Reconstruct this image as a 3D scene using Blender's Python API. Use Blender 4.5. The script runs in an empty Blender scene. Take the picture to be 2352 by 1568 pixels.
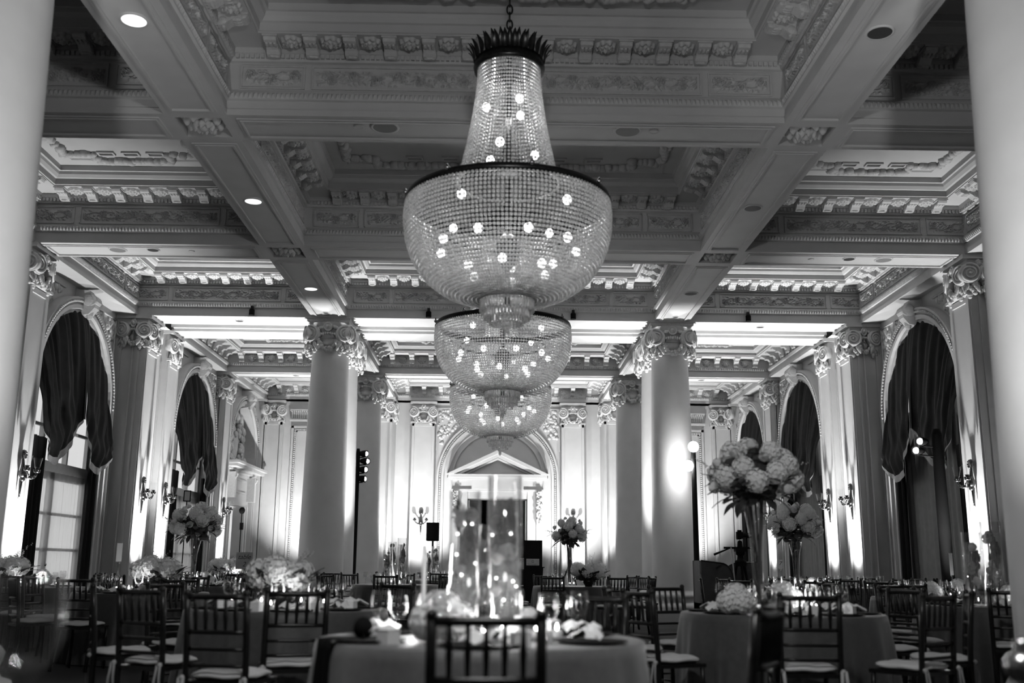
import bpy, math, random
from math import pi, sin, cos, sqrt, atan2, radians
from mathutils import Vector, Matrix
random.seed(7)
S = 5.3            # metres per unit of (beam soffit height above the eye); the hall is laid out in these units
EYE = 1.09
def M(h): return h * S
def Zh(h): return EYE + h * S
C = bpy.context.scene.collection
scene = bpy.context.scene

# ---------------------------------------------------------------- camera, world, exposure, lights
PITCH, YAW, ROLL = .2174, .0158, .0084
cd = bpy.data.cameras.new('camera'); cam = bpy.data.objects.new('camera', cd); C.objects.link(cam)
cd.sensor_width = 36; cd.lens = 35.754; cd.clip_end = 300; cd.clip_start = .05
cd.dof.use_dof = True; cd.dof.focus_distance = 19; cd.dof.aperture_fstop = 1.5
fwd = Vector((sin(YAW) * cos(PITCH), cos(YAW) * cos(PITCH), sin(PITCH)))
rgt = Vector((cos(YAW), -sin(YAW), 0)); upv = rgt.cross(fwd)
r2 = rgt * cos(ROLL) + upv * sin(ROLL); u2 = upv * cos(ROLL) - rgt * sin(ROLL)
CAM = Vector((-.0181 * S, 0, EYE))
cam.matrix_world = Matrix(((r2.x, u2.x, -fwd.x, CAM.x), (r2.y, u2.y, -fwd.y, CAM.y), (r2.z, u2.z, -fwd.z, CAM.z), (0, 0, 0, 1)))
scene.camera = cam
FPX = 2335.89
def ray(px, py): return fwd + r2 * ((px - 1176) / FPX) - u2 * ((py - 784) / FPX)
def at_depth(px, py, y):            # world point seen at that pixel, y metres down the hall
    d = ray(px, py); return CAM + d * (y / d.y)
def col_x(px, y, z):                # world x of a pixel column at depth y and height z
    dz = z - EYE
    # solve for x : project(x,y,z).px == px  (linear)
    k = (px - 1176) / FPX
    # (X.r2) = k (X.fwd)
    a = r2 - fwd * k
    return CAM.x - (a.y * y + a.z * dz) / a.x

w = bpy.data.worlds.new('world'); scene.world = w; w.use_nodes = True
w.node_tree.nodes['Background'].inputs[0].default_value = (.62, .62, .62, 1)
w.node_tree.nodes['Background'].inputs[1].default_value = 1.35
vs = scene.view_settings
vs.view_transform = 'Standard'; vs.look = 'None'; vs.gamma = 1; vs.exposure = 0.0
vs.use_curve_mapping = False
cy = scene.cycles
cy.use_denoising = True
try: cy.denoiser = 'OPENIMAGEDENOISE'
except Exception: pass
cy.use_adaptive_sampling = True; cy.adaptive_threshold = .1; cy.adaptive_min_samples = 20
cy.max_bounces = 4; cy.diffuse_bounces = 2; cy.glossy_bounces = 2; cy.transmission_bounces = 3; cy.transparent_max_bounces = 10
cy.caustics_reflective = False; cy.caustics_refractive = False
cy.sample_clamp_indirect = 4

# hall layout (units of S): beams, bays
XI, XO = .6391, .7826
XWF = [1.50, 1.50, 1.50, 1.45, 1.45]       # face of the wall beam, bay by bay (the hall narrows past the paired columns)
XWL = [1.582, 1.582, 1.582, 1.505, 1.505]  # wall plane
BAYS = [(1.3355, 2.1655), (2.3088, 3.1386), (3.2906, 4.1078), (4.5406, 5.3616), (5.5199, 6.35)]
YEND = 6.35
def xbays(w): return [(-w, -XO), (-XI, XI), (XO, w)]
XC = (XI + XO) / 2

UPK = 1.0        # overall strength of the floor uplights
def spot(parent, loc, target, power, size=70, blend=.7, rad=.06, name='lamp'):
    l = bpy.data.lights.new(name, 'SPOT'); l.energy = power; l.spot_size = radians(size); l.spot_blend = blend; l.shadow_soft_size = rad
    o = bpy.data.objects.new(name, l); C.objects.link(o); o.location = loc
    o.rotation_euler = (Vector(target) - Vector(loc)).to_track_quat('-Z', 'Y').to_euler()
    if parent:
        o.parent = parent; o.matrix_parent_inverse = Matrix.Translation(parent.location).inverted()
    return o
def point(parent, loc, power, rad=.05, name='lamp'):
    l = bpy.data.lights.new(name, 'POINT'); l.energy = power; l.shadow_soft_size = rad
    o = bpy.data.objects.new(name, l); C.objects.link(o); o.location = loc
    if parent: o.parent = parent
    return o

# ---------------------------------------------------------------- materials (all procedural, the photograph is black and white)
MAT = {}
def mat(name, base=.5, rough=.5, metal=0, noise=0, nscale=8, bump=0, bscale=60, spec=.5, emit=0, trans=0, alpha=1, sheen=0, transl=0, wave=None):
    m = bpy.data.materials.new(name); m.use_nodes = True; nt = m.node_tree; N = nt.nodes; L = nt.links
    b = N['Principled BSDF']
    b.inputs['Base Color'].default_value = (base, base, base, 1); b.inputs['Roughness'].default_value = rough
    b.inputs['Metallic'].default_value = metal; b.inputs['Specular IOR Level'].default_value = spec
    if sheen: b.inputs['Sheen Weight'].default_value = sheen
    if emit:
        b.inputs['Emission Color'].default_value = (1, 1, 1, 1); b.inputs['Emission Strength'].default_value = emit
    if alpha < 1:
        b.inputs['Alpha'].default_value = alpha
    if trans: b.inputs['Transmission Weight'].default_value = trans
    if noise or bump:
        tc = N.new('ShaderNodeTexCoord')
    if noise:
        n = N.new('ShaderNodeTexNoise'); n.inputs['Scale'].default_value = nscale; n.inputs['Detail'].default_value = 5
        L.new(tc.outputs['Object'], n.inputs['Vector'])
        r = N.new('ShaderNodeMapRange'); r.inputs[1].default_value = .3; r.inputs[2].default_value = .7
        r.inputs[3].default_value = base * (1 - noise); r.inputs[4].default_value = min(1, base * (1 + noise))
        L.new(n.outputs['Fac'], r.inputs[0]); L.new(r.outputs[0], b.inputs['Base Color'])
    if bump:
        n = N.new('ShaderNodeTexNoise'); n.inputs['Scale'].default_value = bscale; n.inputs['Detail'].default_value = 4
        L.new(tc.outputs['Object'], n.inputs['Vector'])
        bp = N.new('ShaderNodeBump'); bp.inputs['Strength'].default_value = bump; bp.inputs['Distance'].default_value = .01
        L.new(n.outputs['Fac'], bp.inputs['Height']); L.new(bp.outputs[0], b.inputs['Normal'])
    if transl:
        t = N.new('ShaderNodeBsdfTranslucent'); t.inputs[0].default_value = (base, base, base, 1)
        mx = N.new('ShaderNodeMixShader'); mx.inputs[0].default_value = transl
        L.new(b.outputs[0], mx.inputs[1]); L.new(t.outputs[0], mx.inputs[2]); L.new(mx.outputs[0], N['Material Output'].inputs[0])
        if alpha < 1:
            tp = N.new('ShaderNodeBsdfTransparent'); m2 = N.new('ShaderNodeMixShader'); m2.inputs[0].default_value = alpha; b.inputs['Alpha'].default_value = 1
            L.new(tp.outputs[0], m2.inputs[1]); L.new(mx.outputs[0], m2.inputs[2]); L.new(m2.outputs[0], N['Material Output'].inputs[0])
    MAT[name] = m
    return m
def mat_glass(name, tint=.97, refl=.5, rough=.02):
    m = bpy.data.materials.new(name); m.use_nodes = True; nt = m.node_tree; N = nt.nodes; L = nt.links
    N.remove(N['Principled BSDF'])
    tr = N.new('ShaderNodeBsdfTransparent'); tr.inputs[0].default_value = (tint, tint, tint, 1)
    gl = N.new('ShaderNodeBsdfGlossy'); gl.inputs['Roughness'].default_value = rough; gl.inputs[0].default_value = (1, 1, 1, 1)
    lw = N.new('ShaderNodeLayerWeight'); lw.inputs[0].default_value = .5
    pw = N.new('ShaderNodeMath'); pw.operation = 'POWER'; pw.inputs[1].default_value = 3.0; L.new(lw.outputs['Facing'], pw.inputs[0])
    ma = N.new('ShaderNodeMath'); ma.operation = 'MULTIPLY_ADD'; ma.inputs[1].default_value = refl; ma.inputs[2].default_value = .035; L.new(pw.outputs[0], ma.inputs[0])
    mx = N.new('ShaderNodeMixShader')
    L.new(ma.outputs[0], mx.inputs[0]); L.new(tr.outputs[0], mx.inputs[1]); L.new(gl.outputs[0], mx.inputs[2])
    L.new(mx.outputs[0], N['Material Output'].inputs[0]); MAT[name] = m
def mat_crystal(name):
    m = bpy.data.materials.new(name); m.use_nodes = True; nt = m.node_tree; N = nt.nodes; L = nt.links
    N.remove(N['Principled BSDF'])
    geo = N.new('ShaderNodeNewGeometry'); ns = N.new('ShaderNodeTexNoise'); ns.inputs['Scale'].default_value = 24; ns.inputs['Detail'].default_value = 2  # noise whitens the beads unevenly, standing in for sparkle
    L.new(geo.outputs['Position'], ns.inputs['Vector'])
    rm = N.new('ShaderNodeMapRange'); rm.inputs[1].default_value = .35; rm.inputs[2].default_value = .68; rm.inputs[3].default_value = .45; rm.inputs[4].default_value = .95
    L.new(ns.outputs['Fac'], rm.inputs[0])
    tr = N.new('ShaderNodeBsdfTransparent'); tr.inputs[0].default_value = (.95, .95, .95, 1)
    gl = N.new('ShaderNodeBsdfGlossy'); gl.inputs['Roughness'].default_value = .16; gl.inputs[0].default_value = (1, 1, 1, 1)
    tl = N.new('ShaderNodeBsdfTranslucent'); tl.inputs[0].default_value = (1, 1, 1, 1)
    df = N.new('ShaderNodeBsdfDiffuse'); df.inputs[0].default_value = (.9, .9, .9, 1)
    m1 = N.new('ShaderNodeMixShader'); m1.inputs[0].default_value = .3
    L.new(tl.outputs[0], m1.inputs[1]); L.new(df.outputs[0], m1.inputs[2])
    m2 = N.new('ShaderNodeMixShader'); m2.inputs[0].default_value = .3
    L.new(m1.outputs[0], m2.inputs[1]); L.new(gl.outputs[0], m2.inputs[2])
    m3 = N.new('ShaderNodeMixShader'); L.new(rm.outputs[0], m3.inputs[0])
    L.new(tr.outputs[0], m3.inputs[1]); L.new(m2.outputs[0], m3.inputs[2])
    L.new(m3.outputs[0], N['Material Output'].inputs[0]); MAT[name] = m
def mat_carpet(name):
    m = bpy.data.materials.new(name); m.use_nodes = True; nt = m.node_tree; N = nt.nodes; L = nt.links
    b = N['Principled BSDF']; b.inputs['Roughness'].default_value = .95
    tc = N.new('ShaderNodeTexCoord'); v = N.new('ShaderNodeTexVoronoi'); v.inputs['Scale'].default_value = 1.3
    L.new(tc.outputs['Object'], v.inputs['Vector'])
    r = N.new('ShaderNodeValToRGB'); r.color_ramp.elements[0].color = (.022, .022, .022, 1); r.color_ramp.elements[1].color = (.006, .006, .006, 1)
    r.color_ramp.elements[1].position = .5
    L.new(v.outputs['Distance'], r.inputs[0]); L.new(r.outputs[0], b.inputs['Base Color']); MAT[name] = m
mat('plaster', .46, .55, noise=.04, nscale=3, bump=.08, bscale=40, spec=.3)
mat('ornament', .47, .6, noise=.08, nscale=20, spec=.3)
mat('shaft', .54, .5, noise=.05, nscale=2.5, bump=.05, bscale=30, spec=.35)
mat('recess', .42, .7)
mat('black_wood', .007, .32, noise=.3, nscale=30, spec=.35)
mat('cushion', .55, .85, noise=.06, nscale=12, bump=.2, bscale=200)
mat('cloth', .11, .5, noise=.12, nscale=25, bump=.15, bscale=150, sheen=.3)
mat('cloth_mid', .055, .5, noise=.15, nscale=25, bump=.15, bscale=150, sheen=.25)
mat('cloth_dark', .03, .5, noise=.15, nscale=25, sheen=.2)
mat('swag', .008, .6, noise=.3, nscale=6, spec=.18)
mat('swag_lining', .3, .35, noise=.2, nscale=60)
mat('drape', .008, .7, noise=.2, nscale=5, spec=.15)
mat('sheer', .85, .8, noise=.05, transl=.8, alpha=.5)
mat('lined_curtain', .2, .8, noise=.08, nscale=6)
mat('petal', .88, .7, noise=.1, nscale=30, transl=.2)
mat('leaf', .028, .45, noise=.5, nscale=12)
mat('stem', .06, .5, noise=.3)
mat('silver', .4, .22, metal=1)
mat('old_silver', .09, .3, metal=.9)
mat('dark_metal', .02, .35, metal=.6)
mat('tie', .4, .8)
mat('bronze', .035, .35, metal=.9, noise=.3, nscale=30)
mat('black', .005, .7, spec=.1)
mat('grille', .16, .6)
mat('white_paper', .75, .7)
mat('napkin', .72, .8, noise=.05)
mat('black_cloth', .006, .8, spec=.1)
mat('wood_frame', .3, .5, noise=.1)
mat('white_frame', .55, .5, noise=.05)
mat('wax', .85, .5)
mat('water', .9, .05, trans=0)
mat('booth', .03, .5, noise=.2)
mat('booth_trim', .005, .5)
mat('ink', .02, .6)
mat('can_inner', .02, .5)
mat('bulb', 1, .5, emit=5)
mat('flame', 1, .5, emit=30)
mat('downlight', 1, .5, emit=1.6)
mat('lamp_glow', 1, .5, emit=120)
mat('lamp_soft', 1, .5, emit=14)
mat('lit_room', .8, .7)
mat('ice', .85, .3, noise=.05)
mat_glass('glass', .97, .6)
mat_glass('window_glass', .92, .3)
mat_glass('vase_glass', .97, .7)
mat_crystal('crystal')
def mat_water_glow(name, k=.22):  # white mixed into the vase water stands for its bright glow
    m = bpy.data.materials.new(name); m.use_nodes = True; nt = m.node_tree; N = nt.nodes; L = nt.links
    N.remove(N['Principled BSDF'])
    tr = N.new('ShaderNodeBsdfTransparent'); tl = N.new('ShaderNodeBsdfTranslucent'); df = N.new('ShaderNodeBsdfDiffuse')
    tl.inputs[0].default_value = (.95, .95, .95, 1); df.inputs[0].default_value = (.9, .9, .9, 1)
    a = N.new('ShaderNodeMixShader'); a.inputs[0].default_value = .5; L.new(tl.outputs[0], a.inputs[1]); L.new(df.outputs[0], a.inputs[2])
    b = N.new('ShaderNodeMixShader'); b.inputs[0].default_value = k; L.new(tr.outputs[0], b.inputs[1]); L.new(a.outputs[0], b.inputs[2])
    L.new(b.outputs[0], N['Material Output'].inputs[0]); MAT[name] = m
mat_water_glow('vase_water_glow')
mat_carpet('carpet')

# ---------------------------------------------------------------- mesh helpers
class MB:
    def __init__(s): s.v = []; s.f = []
    def add(s, vs_, fs, mtx=None):
        o = len(s.v)
        s.v += [tuple(mtx @ Vector(p)) if mtx else tuple(p) for p in vs_]
        s.f += [tuple(i + o for i in f) for f in fs]
        return s
    def box(s, x0, x1, y0, y1, z0, z1, mtx=None):
        return s.add([(x0, y0, z0), (x1, y0, z0), (x1, y1, z0), (x0, y1, z0), (x0, y0, z1), (x1, y0, z1), (x1, y1, z1), (x0, y1, z1)],
              [(0, 3, 2, 1), (4, 5, 6, 7), (0, 1, 5, 4), (1, 2, 6, 5), (2, 3, 7, 6), (3, 0, 4, 7)], mtx)
    def quad(s, a, b, c, d): return s.add([a, b, c, d], [(0, 1, 2, 3)])
    def lathe(s, prof, n=16, mtx=None, mod=None, a0=0, a1=2 * pi):
        vs_ = []; fs = []; closed = abs(a1 - a0 - 2 * pi) < 1e-6; m = n if closed else n + 1
        for k, (r, z) in enumerate(prof):
            for i in range(m):
                a = a0 + (a1 - a0) * i / n
                rr = r * (mod(a, k) if mod else 1)
                vs_.append((rr * cos(a), rr * sin(a), z))
        for k in range(len(prof) - 1):
            for i in range(n):
                j = (i + 1) % m if closed else i + 1
                fs.append((k * m + i, k * m + j, (k + 1) * m + j, (k + 1) * m + i))
        return s.add(vs_, fs, mtx)
    def tube(s, path, r, n=6, closed=False, cap=True):
        P = [Vector(p) for p in path]; L_ = len(P); vs_ = []; fs = []
        prev = None
        for i, p in enumerate(P):
            if closed: t = P[(i + 1) % L_] - P[i - 1]
            else: t = P[min(i + 1, L_ - 1)] - P[max(i - 1, 0)]
            t.normalize()
            if prev is None:
                a = Vector((0, 0, 1)) if abs(t.z) < .9 else Vector((1, 0, 0))
                u = t.cross(a).normalized()
            else: u = (prev - t * prev.dot(t)).normalized()
            prev = u; v = t.cross(u)
            rr = r[i] if isinstance(r, (list, tuple)) else r
            for k in range(n):
                a = 2 * pi * k / n; vs_.append(p + u * (rr * cos(a)) + v * (rr * sin(a)))
        for i in range(L_ if closed else L_ - 1):
            i2 = (i + 1) % L_
            for k in range(n):
                k2 = (k + 1) % n; fs.append((i * n + k, i * n + k2, i2 * n + k2, i2 * n + k))
        if cap and not closed:
            fs.append(tuple(range(n - 1, -1, -1))); fs.append(tuple((L_ - 1) * n + k for k in range(n)))
        return s.add(vs_, fs)
    def ball(s, c, r, n=6, m=4, sc=(1, 1, 1), mtx=None):
        vs_ = [(0, 0, 1)]; fs = []
        for j in range(1, m):
            t = pi * j / m
            for i in range(n): vs_.append((sin(t) * cos(2 * pi * i / n), sin(t) * sin(2 * pi * i / n), cos(t)))
        vs_.append((0, 0, -1)); last = len(vs_) - 1
        for i in range(n): fs.append((0, 1 + i, 1 + (i + 1) % n)); fs.append((last, 1 + (m - 2) * n + (i + 1) % n, 1 + (m - 2) * n + i))
        for j in range(m - 2):
            for i in range(n): fs.append((1 + j * n + i, 1 + (j + 1) * n + i, 1 + (j + 1) * n + (i + 1) % n, 1 + j * n + (i + 1) % n))
        vs_ = [(c[0] + x * r * sc[0], c[1] + y * r * sc[1], c[2] + z * r * sc[2]) for x, y, z in vs_]
        return s.add(vs_, fs, mtx)
    def grid(s, fn, nu, nv, wrapu=False):
        vs_ = [fn(i / nu, j / nv) for j in range(nv + 1) for i in range(nu + (0 if wrapu else 1))]
        m = nu if wrapu else nu + 1
        fs = [(j * m + i, j * m + (i + 1) % m, (j + 1) * m + (i + 1) % m, (j + 1) * m + i) for j in range(nv) for i in range(nu)]
        return s.add(vs_, fs)
    def extrude(s, poly, x0, x1, mtx=None):      # polygon in (y,z) extruded along x
        n = len(poly); vs_ = [(x0, y, z) for y, z in poly] + [(x1, y, z) for y, z in poly]
        fs = [(i, (i + 1) % n, n + (i + 1) % n, n + i) for i in range(n)] + [tuple(range(n - 1, -1, -1)), tuple(range(n, 2 * n))]
        return s.add(vs_, fs, mtx)
    def mesh(s, name, material, smooth=False):
        me = bpy.data.meshes.new(name); me.from_pydata(s.v, [], s.f); me.update()
        me.materials.append(MAT[material] if isinstance(material, str) else material)
        if smooth: me.polygons.foreach_set('use_smooth', [True] * len(me.polygons))
        return me
    def obj(s, name, material, parent=None, smooth=False, loc=None, rot=None):
        return put(name, s.mesh(name, material, smooth), parent, loc, rot)
def put(name, me, parent=None, loc=None, rot=None, scale=None):
    o = bpy.data.objects.new(name, me); C.objects.link(o)
    if parent is not None: o.parent = parent
    if loc is not None: o.location = loc
    if rot is not None: o.rotation_euler = rot
    if scale is not None: o.scale = scale if hasattr(scale, '__len__') else (scale,) * 3
    return o
LABELS = {}
def tag(o, label, cat, group=None, kind=None):
    if label in LABELS and not (group and LABELS[label] == group): print('DUPLICATE LABEL', label, o.name)
    LABELS[label] = group
    o['label'] = label; o['category'] = cat
    if group: o['group'] = group
    if kind: o['kind'] = kind
    return o
def thing(name, label, cat, loc=(0, 0, 0), rz=0, group=None, kind=None):
    o = bpy.data.objects.new(name, None); C.objects.link(o); o.location = loc; o.rotation_euler = (0, 0, rz); o.empty_display_size = .1
    return tag(o, label, cat, group, kind)
def stuff(o): o['kind'] = 'stuff'; return o
def dup(src, parent, loc=None, rz=None):
    c = src.copy(); C.objects.link(c)
    if parent is not None: c.parent = parent
    if loc is not None: c.location = loc
    if rz is not None: c.rotation_euler = (0, 0, rz)
    for ch in src.children:
        d = dup(ch, c)
        d.matrix_parent_inverse = ch.matrix_parent_inverse
    return c
def rotz(a): return Matrix.Rotation(a, 4, 'Z')
def T(x, y, z): return Matrix.Translation((x, y, z))
# ================================================================ STRUCTURE
# floor
fl = MB(); fl.box(-M(2.2), M(2.2), -9, M(YEND) + 3, -.1, 0); floor = fl.obj('floor', 'carpet')
tag(floor, 'dark patterned carpet under the banquet tables', 'floor', kind='structure')

# ---- ornament meshes shared through the hall
def rosette_mesh(name, R, depth, n=8, seg=40, rings=9):
    mb = MB()
    def fn(u, v):
        a = 2 * pi * u; r = v
        if r < .24: h = 1 * sqrt(max(0, 1 - (r / .26) ** 2)) * .8 + .25; e = 1
        elif r < .62: e = 1; h = .35 + .45 * sin(pi * (r - .24) / .38) * (.35 + .65 * abs(cos(n * a / 2)))
        else:
            e = .86 + .14 * abs(cos(n * a / 2 + pi / 2)); h = .1 + .5 * sin(pi * min(1, (r - .58) / .42)) * (.3 + .7 * abs(cos(n * a / 2 + pi / 2)))
        if v >= .999: h = 0
        return (R * r * e * cos(a), R * r * e * sin(a), -depth * h)
    mb.grid(fn, seg, rings, wrapu=True)
    return mb.mesh(name, 'ornament', True)
ROSETTE = rosette_mesh('rosette', M(.026), M(.019))
def boss_mesh():
    mb = MB(); R = M(.052)
    def fn(u, v):
        a = 2 * pi * u; r = v
        lob = abs(cos(4 * a)); lob2 = abs(cos(8 * a + .6))
        if r < .22: h = .75 + .25 * sqrt(1 - (r / .22) ** 2)
        elif r < .55: h = .45 + .5 * sin(pi * (r - .22) / .33) * (.4 + .6 * lob) + .08 * lob2
        else: h = .15 + .6 * sin(pi * min(1, (r - .5) / .5)) * (.35 + .65 * (1 - lob)) + .1 * lob2
        e = 1 if r < .6 else .84 + .16 * (1 - lob)
        if v >= .999: h = 0
        return (R * r * e * cos(a), R * r * e * sin(a), -M(.032) * h)
    mb.grid(fn, 72, 14, wrapu=True)
    return mb.mesh('beam_boss', 'ornament', True)
BOSS = boss_mesh()
def modillion_mesh():
    mb = MB(); k = S
    prof = [(0, .0), (-.060, .0), (-.062, -.006), (-.058, -.012), (-.050, -.014), (-.042, -.012), (-.033, -.013), (-.024, -.018), (-.016, -.025), (-.008, -.028), (0, -.028)]
    mb.extrude([(y * k, z * k) for y, z in prof], -.014 * k, .014 * k)
    mb.box(-.017 * k, .017 * k, -.064 * k, 0, -.004 * k, 0)
    for x in (-.009, 0, .009): mb.ball((x * k, -.040 * k, -.013 * k), .0058 * k, 6, 4, (1, 2.2, .9))
    for s_ in (-1, 1):
        mb.ball((s_ * .0135 * k, -.010 * k, -.017 * k), .010 * k, 8, 5, (.35, 1, 1))
        mb.ball((s_ * .0135 * k, -.055 * k, -.007 * k), .006 * k, 8, 5, (.35, 1, 1))
    mb.ball((0, -.010 * k, -.027 * k), .007 * k, 6, 4, (1.9, .8, .6))
    return mb.mesh('modillion', 'ornament')
MODILLION = modillion_mesh()
def relief_h(u, v):          # u, v in panel heights; scrolling stems, roses and leaves
    h = 0
    c = .5 + .27 * sin(u * 2.4)
    d = abs(v - c) / .07
    if d < 1: h = max(h, .45 * (1 - d * d))
    d = abs(v - (.5 - .27 * sin(u * 2.4))) / .055
    if d < 1: h = max(h, .38 * (1 - d * d))
    for k in (round(u / 1.309), ):
        cu = k * 1.309; cv = .5 + (.0 if k % 2 == 0 else 0) + .12 * (1 if k % 2 else -1)
        r = sqrt((u - cu) ** 2 + (v - cv) ** 2) / .33
        if r < 1:
            a = atan2(v - cv, u - cu)
            h = max(h, (1 - r * .55) * (.55 + .45 * cos(14 * r + 1.3 * sin(5 * a + 3 * r))) * (1 if r < .9 else (1 - r) * 10))
    lf = sin(u * 9.7 + 2 * sin(v * 7)) * sin(v * 11 + 2.5 * sin(u * 4.1))
    if lf > .25: h = max(h, .42 * (lf - .25) / .75 + .1)
    e = min(v, 1 - v)
    return h * min(1, e / .08) if e < .08 else h
def relief_mesh(name, length, height, depth=.075):
    asp = length / height; nu = int(asp * 22); nv = 20
    mb = MB()
    def fn(u, v):
        hh = relief_h(u * asp - asp / 2, v)
        ee = min(u, 1 - u) * asp
        if ee < .05: hh *= ee / .05
        return ((u - .5) * length, -depth * hh, v * height)
    mb.grid(fn, nu, nv)
    t = .016
    for (x0, x1, z0, z1) in ((-length / 2 - .05, length / 2 + .05, -.05, -.05 + t), (-length / 2 - .05, length / 2 + .05, height + .05 - t, height + .05), (-length / 2 - .05, -length / 2 - .05 + t, -.05, height + .05), (length / 2 + .05 - t, length / 2 + .05, -.05, height + .05)):
        mb.box(x0, x1, -.022, .01, z0, z1)
    return mb.mesh(name, 'ornament', False)
RELIEF = {}
def relief(length):
    k = round(length, 3)
    if k not in RELIEF: RELIEF[k] = relief_mesh('relief_panel', M(k), M(.0385))
    return RELIEF[k]

# ---- ceiling
PROFILE = [(0, 0), (0, .015), (-.003, .0155), (-.003, .036), (.003, .038), (.004, .0555), (-.002, .057), (-.002, .062), (-.004, .064), (-.004, .130), (.004, .132), (.005, .1365),
           (.009, .148), (.012, .150), (.012, .1625), (.078, .1625), (.078, .166), (.082, .167), (.083, .185), (.089, .187), (.096, .196), (.098, .205), (.104, .206), (.104, .2225), (.150, .2225), (.153, .218), (.158, .218), (.161, .2225)]
ZTOP = .2225
ce = MB()
# soffits of the longitudinal beams, cross beams, wall beams
YB0 = -1.7
def soff(x0, x1, y0, y1, z=1.0): ce.quad((M(x0), M(y0), Zh(z)), (M(x0), M(y1), Zh(z)), (M(x1), M(y1), Zh(z)), (M(x1), M(y0), Zh(z)))
gaps = [(.9026, 1.3355), (2.1655, 2.3088), (3.1386, 3.2906), (4.1078, 4.5406), (5.3616, 5.5199)]
HB = .046
for sgn in (-1, 1):
    xa, xb = sorted((sgn * XI, sgn * XO)); xc_ = (xa + xb) / 2
    for (y0, y1) in BAYS: soff(xa, xb, y0, y1)
    for gi, (y0, y1) in enumerate(gaps):
        yc = (y0 + y1) / 2
        if gi in (1, 2):     # crossing with a sunk square for the boss
            hx = .054; hy = .054
            soff(xa, xc_ - hx, y0, y1); soff(xc_ + hx, xb, y0, y1); soff(xc_ - hx, xc_ + hx, y0, yc - hy); soff(xc_ - hx, xc_ + hx, yc + hy, y1)
            zz = .022
            ce.quad(*[(M(xc_ + a * hx), M(yc + b * hy), Zh(1 + zz)) for a, b in ((-1, -1), (-1, 1), (1, 1), (1, -1))])
            for a, b, c, d in ((-1, -1, 1, -1), (1, -1, 1, 1), (1, 1, -1, 1), (-1, 1, -1, -1)):
                ce.quad((M(xc_ + a * hx), M(yc + b * hy), Zh(1)), (M(xc_ + c * hx), M(yc + d * hy), Zh(1)), (M(xc_ + c * hx), M(yc + d * hy), Zh(1 + zz)), (M(xc_ + a * hx), M(yc + b * hy), Zh(1 + zz)))
        else: soff(xa, xb, y0, y1)
    wa, wb = sorted((sgn * 1.50, sgn * 1.62)); soff(wa, wb, .9026, 4.1078)
    wa, wb = sorted((sgn * 1.45, sgn * 1.62)); soff(wa, wb, 4.1078, YEND)
for gi, (y0, y1) in enumerate(gaps):
    for (x0, x1) in xbays(1.50 if gi < 3 else 1.45):
        if gi in (0, 3):     # the wide double beam over the paired columns, with a shallow trough between
            a, b = y0 + .147, y1 - .147
            soff(x0, x1, y0, a); soff(x0, x1, b, y1)
            pr = [(a, 1), (a, 1.012), (a + .012, 1.014), (a + .012, 1.028), (a + .03, 1.03), (b - .03, 1.03), (b - .012, 1.028), (b - .012, 1.014), (b, 1.012), (b, 1)]
            for (ya, za), (yb, zb) in zip(pr, pr[1:]): ce.quad((M(x0), M(ya), Zh(za)), (M(x0), M(yb), Zh(zb)), (M(x1), M(yb), Zh(zb)), (M(x1), M(ya), Zh(za)))
        else: soff(x0, x1, y0, y1)
# plain ceiling behind the camera and the roof over everything
ce.quad((-M(1.7), M(YB0), Zh(1.2)), (-M(1.7), M(.9026), Zh(1.2)), (M(1.7), M(.9026), Zh(1.2)), (M(1.7), M(YB0), Zh(1.2)))
ce.quad((-M(1.7), M(.9026), Zh(1.2)), (-M(1.7), M(.9026), Zh(1.0)), (M(1.7), M(.9026), Zh(1.0)), (M(1.7), M(.9026), Zh(1.2)))
ce.box(-M(1.75), M(1.75), M(YB0), M(YEND + .2), Zh(.26 + 1), Zh(.29 + 1))
ceiling = ce.obj('ceiling', 'plaster'); tag(ceiling, 'coffered plaster ceiling of deep panelled beams', 'ceiling', kind='structure')

def frame_ridge(mb, x0, x1, y0, y1, z, w_=.028, h=.022, inset=0):
    for (a, b, c, d) in ((x0, x1, y0, y0 + w_), (x0, x1, y1 - w_, y1), (x0, x0 + w_, y0 + w_, y1 - w_), (x1 - w_, x1, y0 + w_, y1 - w_)): mb.box(a, b, c, d, z - h, z + .01)
def soffit_panel(x0, x1, y0, y1, z=1.0):
    mb = MB(); m_ = .017
    a, b, c, d = M(x0 + m_), M(x1 - m_), M(y0 + m_), M(y1 - m_); z = Zh(z)
    frame_ridge(mb, a, b, c, d, z, .035, .016); frame_ridge(mb, a + .035, b - .035, c + .035, d - .035, z, .022, .028)
    mb.obj('soffit_moulding', 'plaster', ceiling)
for sgn in (-1, 1):
    xa, xb = sorted((sgn * XI, sgn * XO))
    for (y0, y1) in BAYS: soffit_panel(xa, xb, y0, y1)
for gi, (y0, y1) in enumerate(gaps):
    for (x0, x1) in xbays(1.50 if gi < 3 else 1.45):
        if gi in (1, 2, 4): soffit_panel(x0, x1, y0, y1)
for sgn in (-1, 1):
    for gi in (1, 2):
        y0, y1 = gaps[gi]; put('beam_boss', BOSS, ceiling, (sgn * M(XC), M((y0 + y1) / 2), Zh(1.022)))

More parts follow.
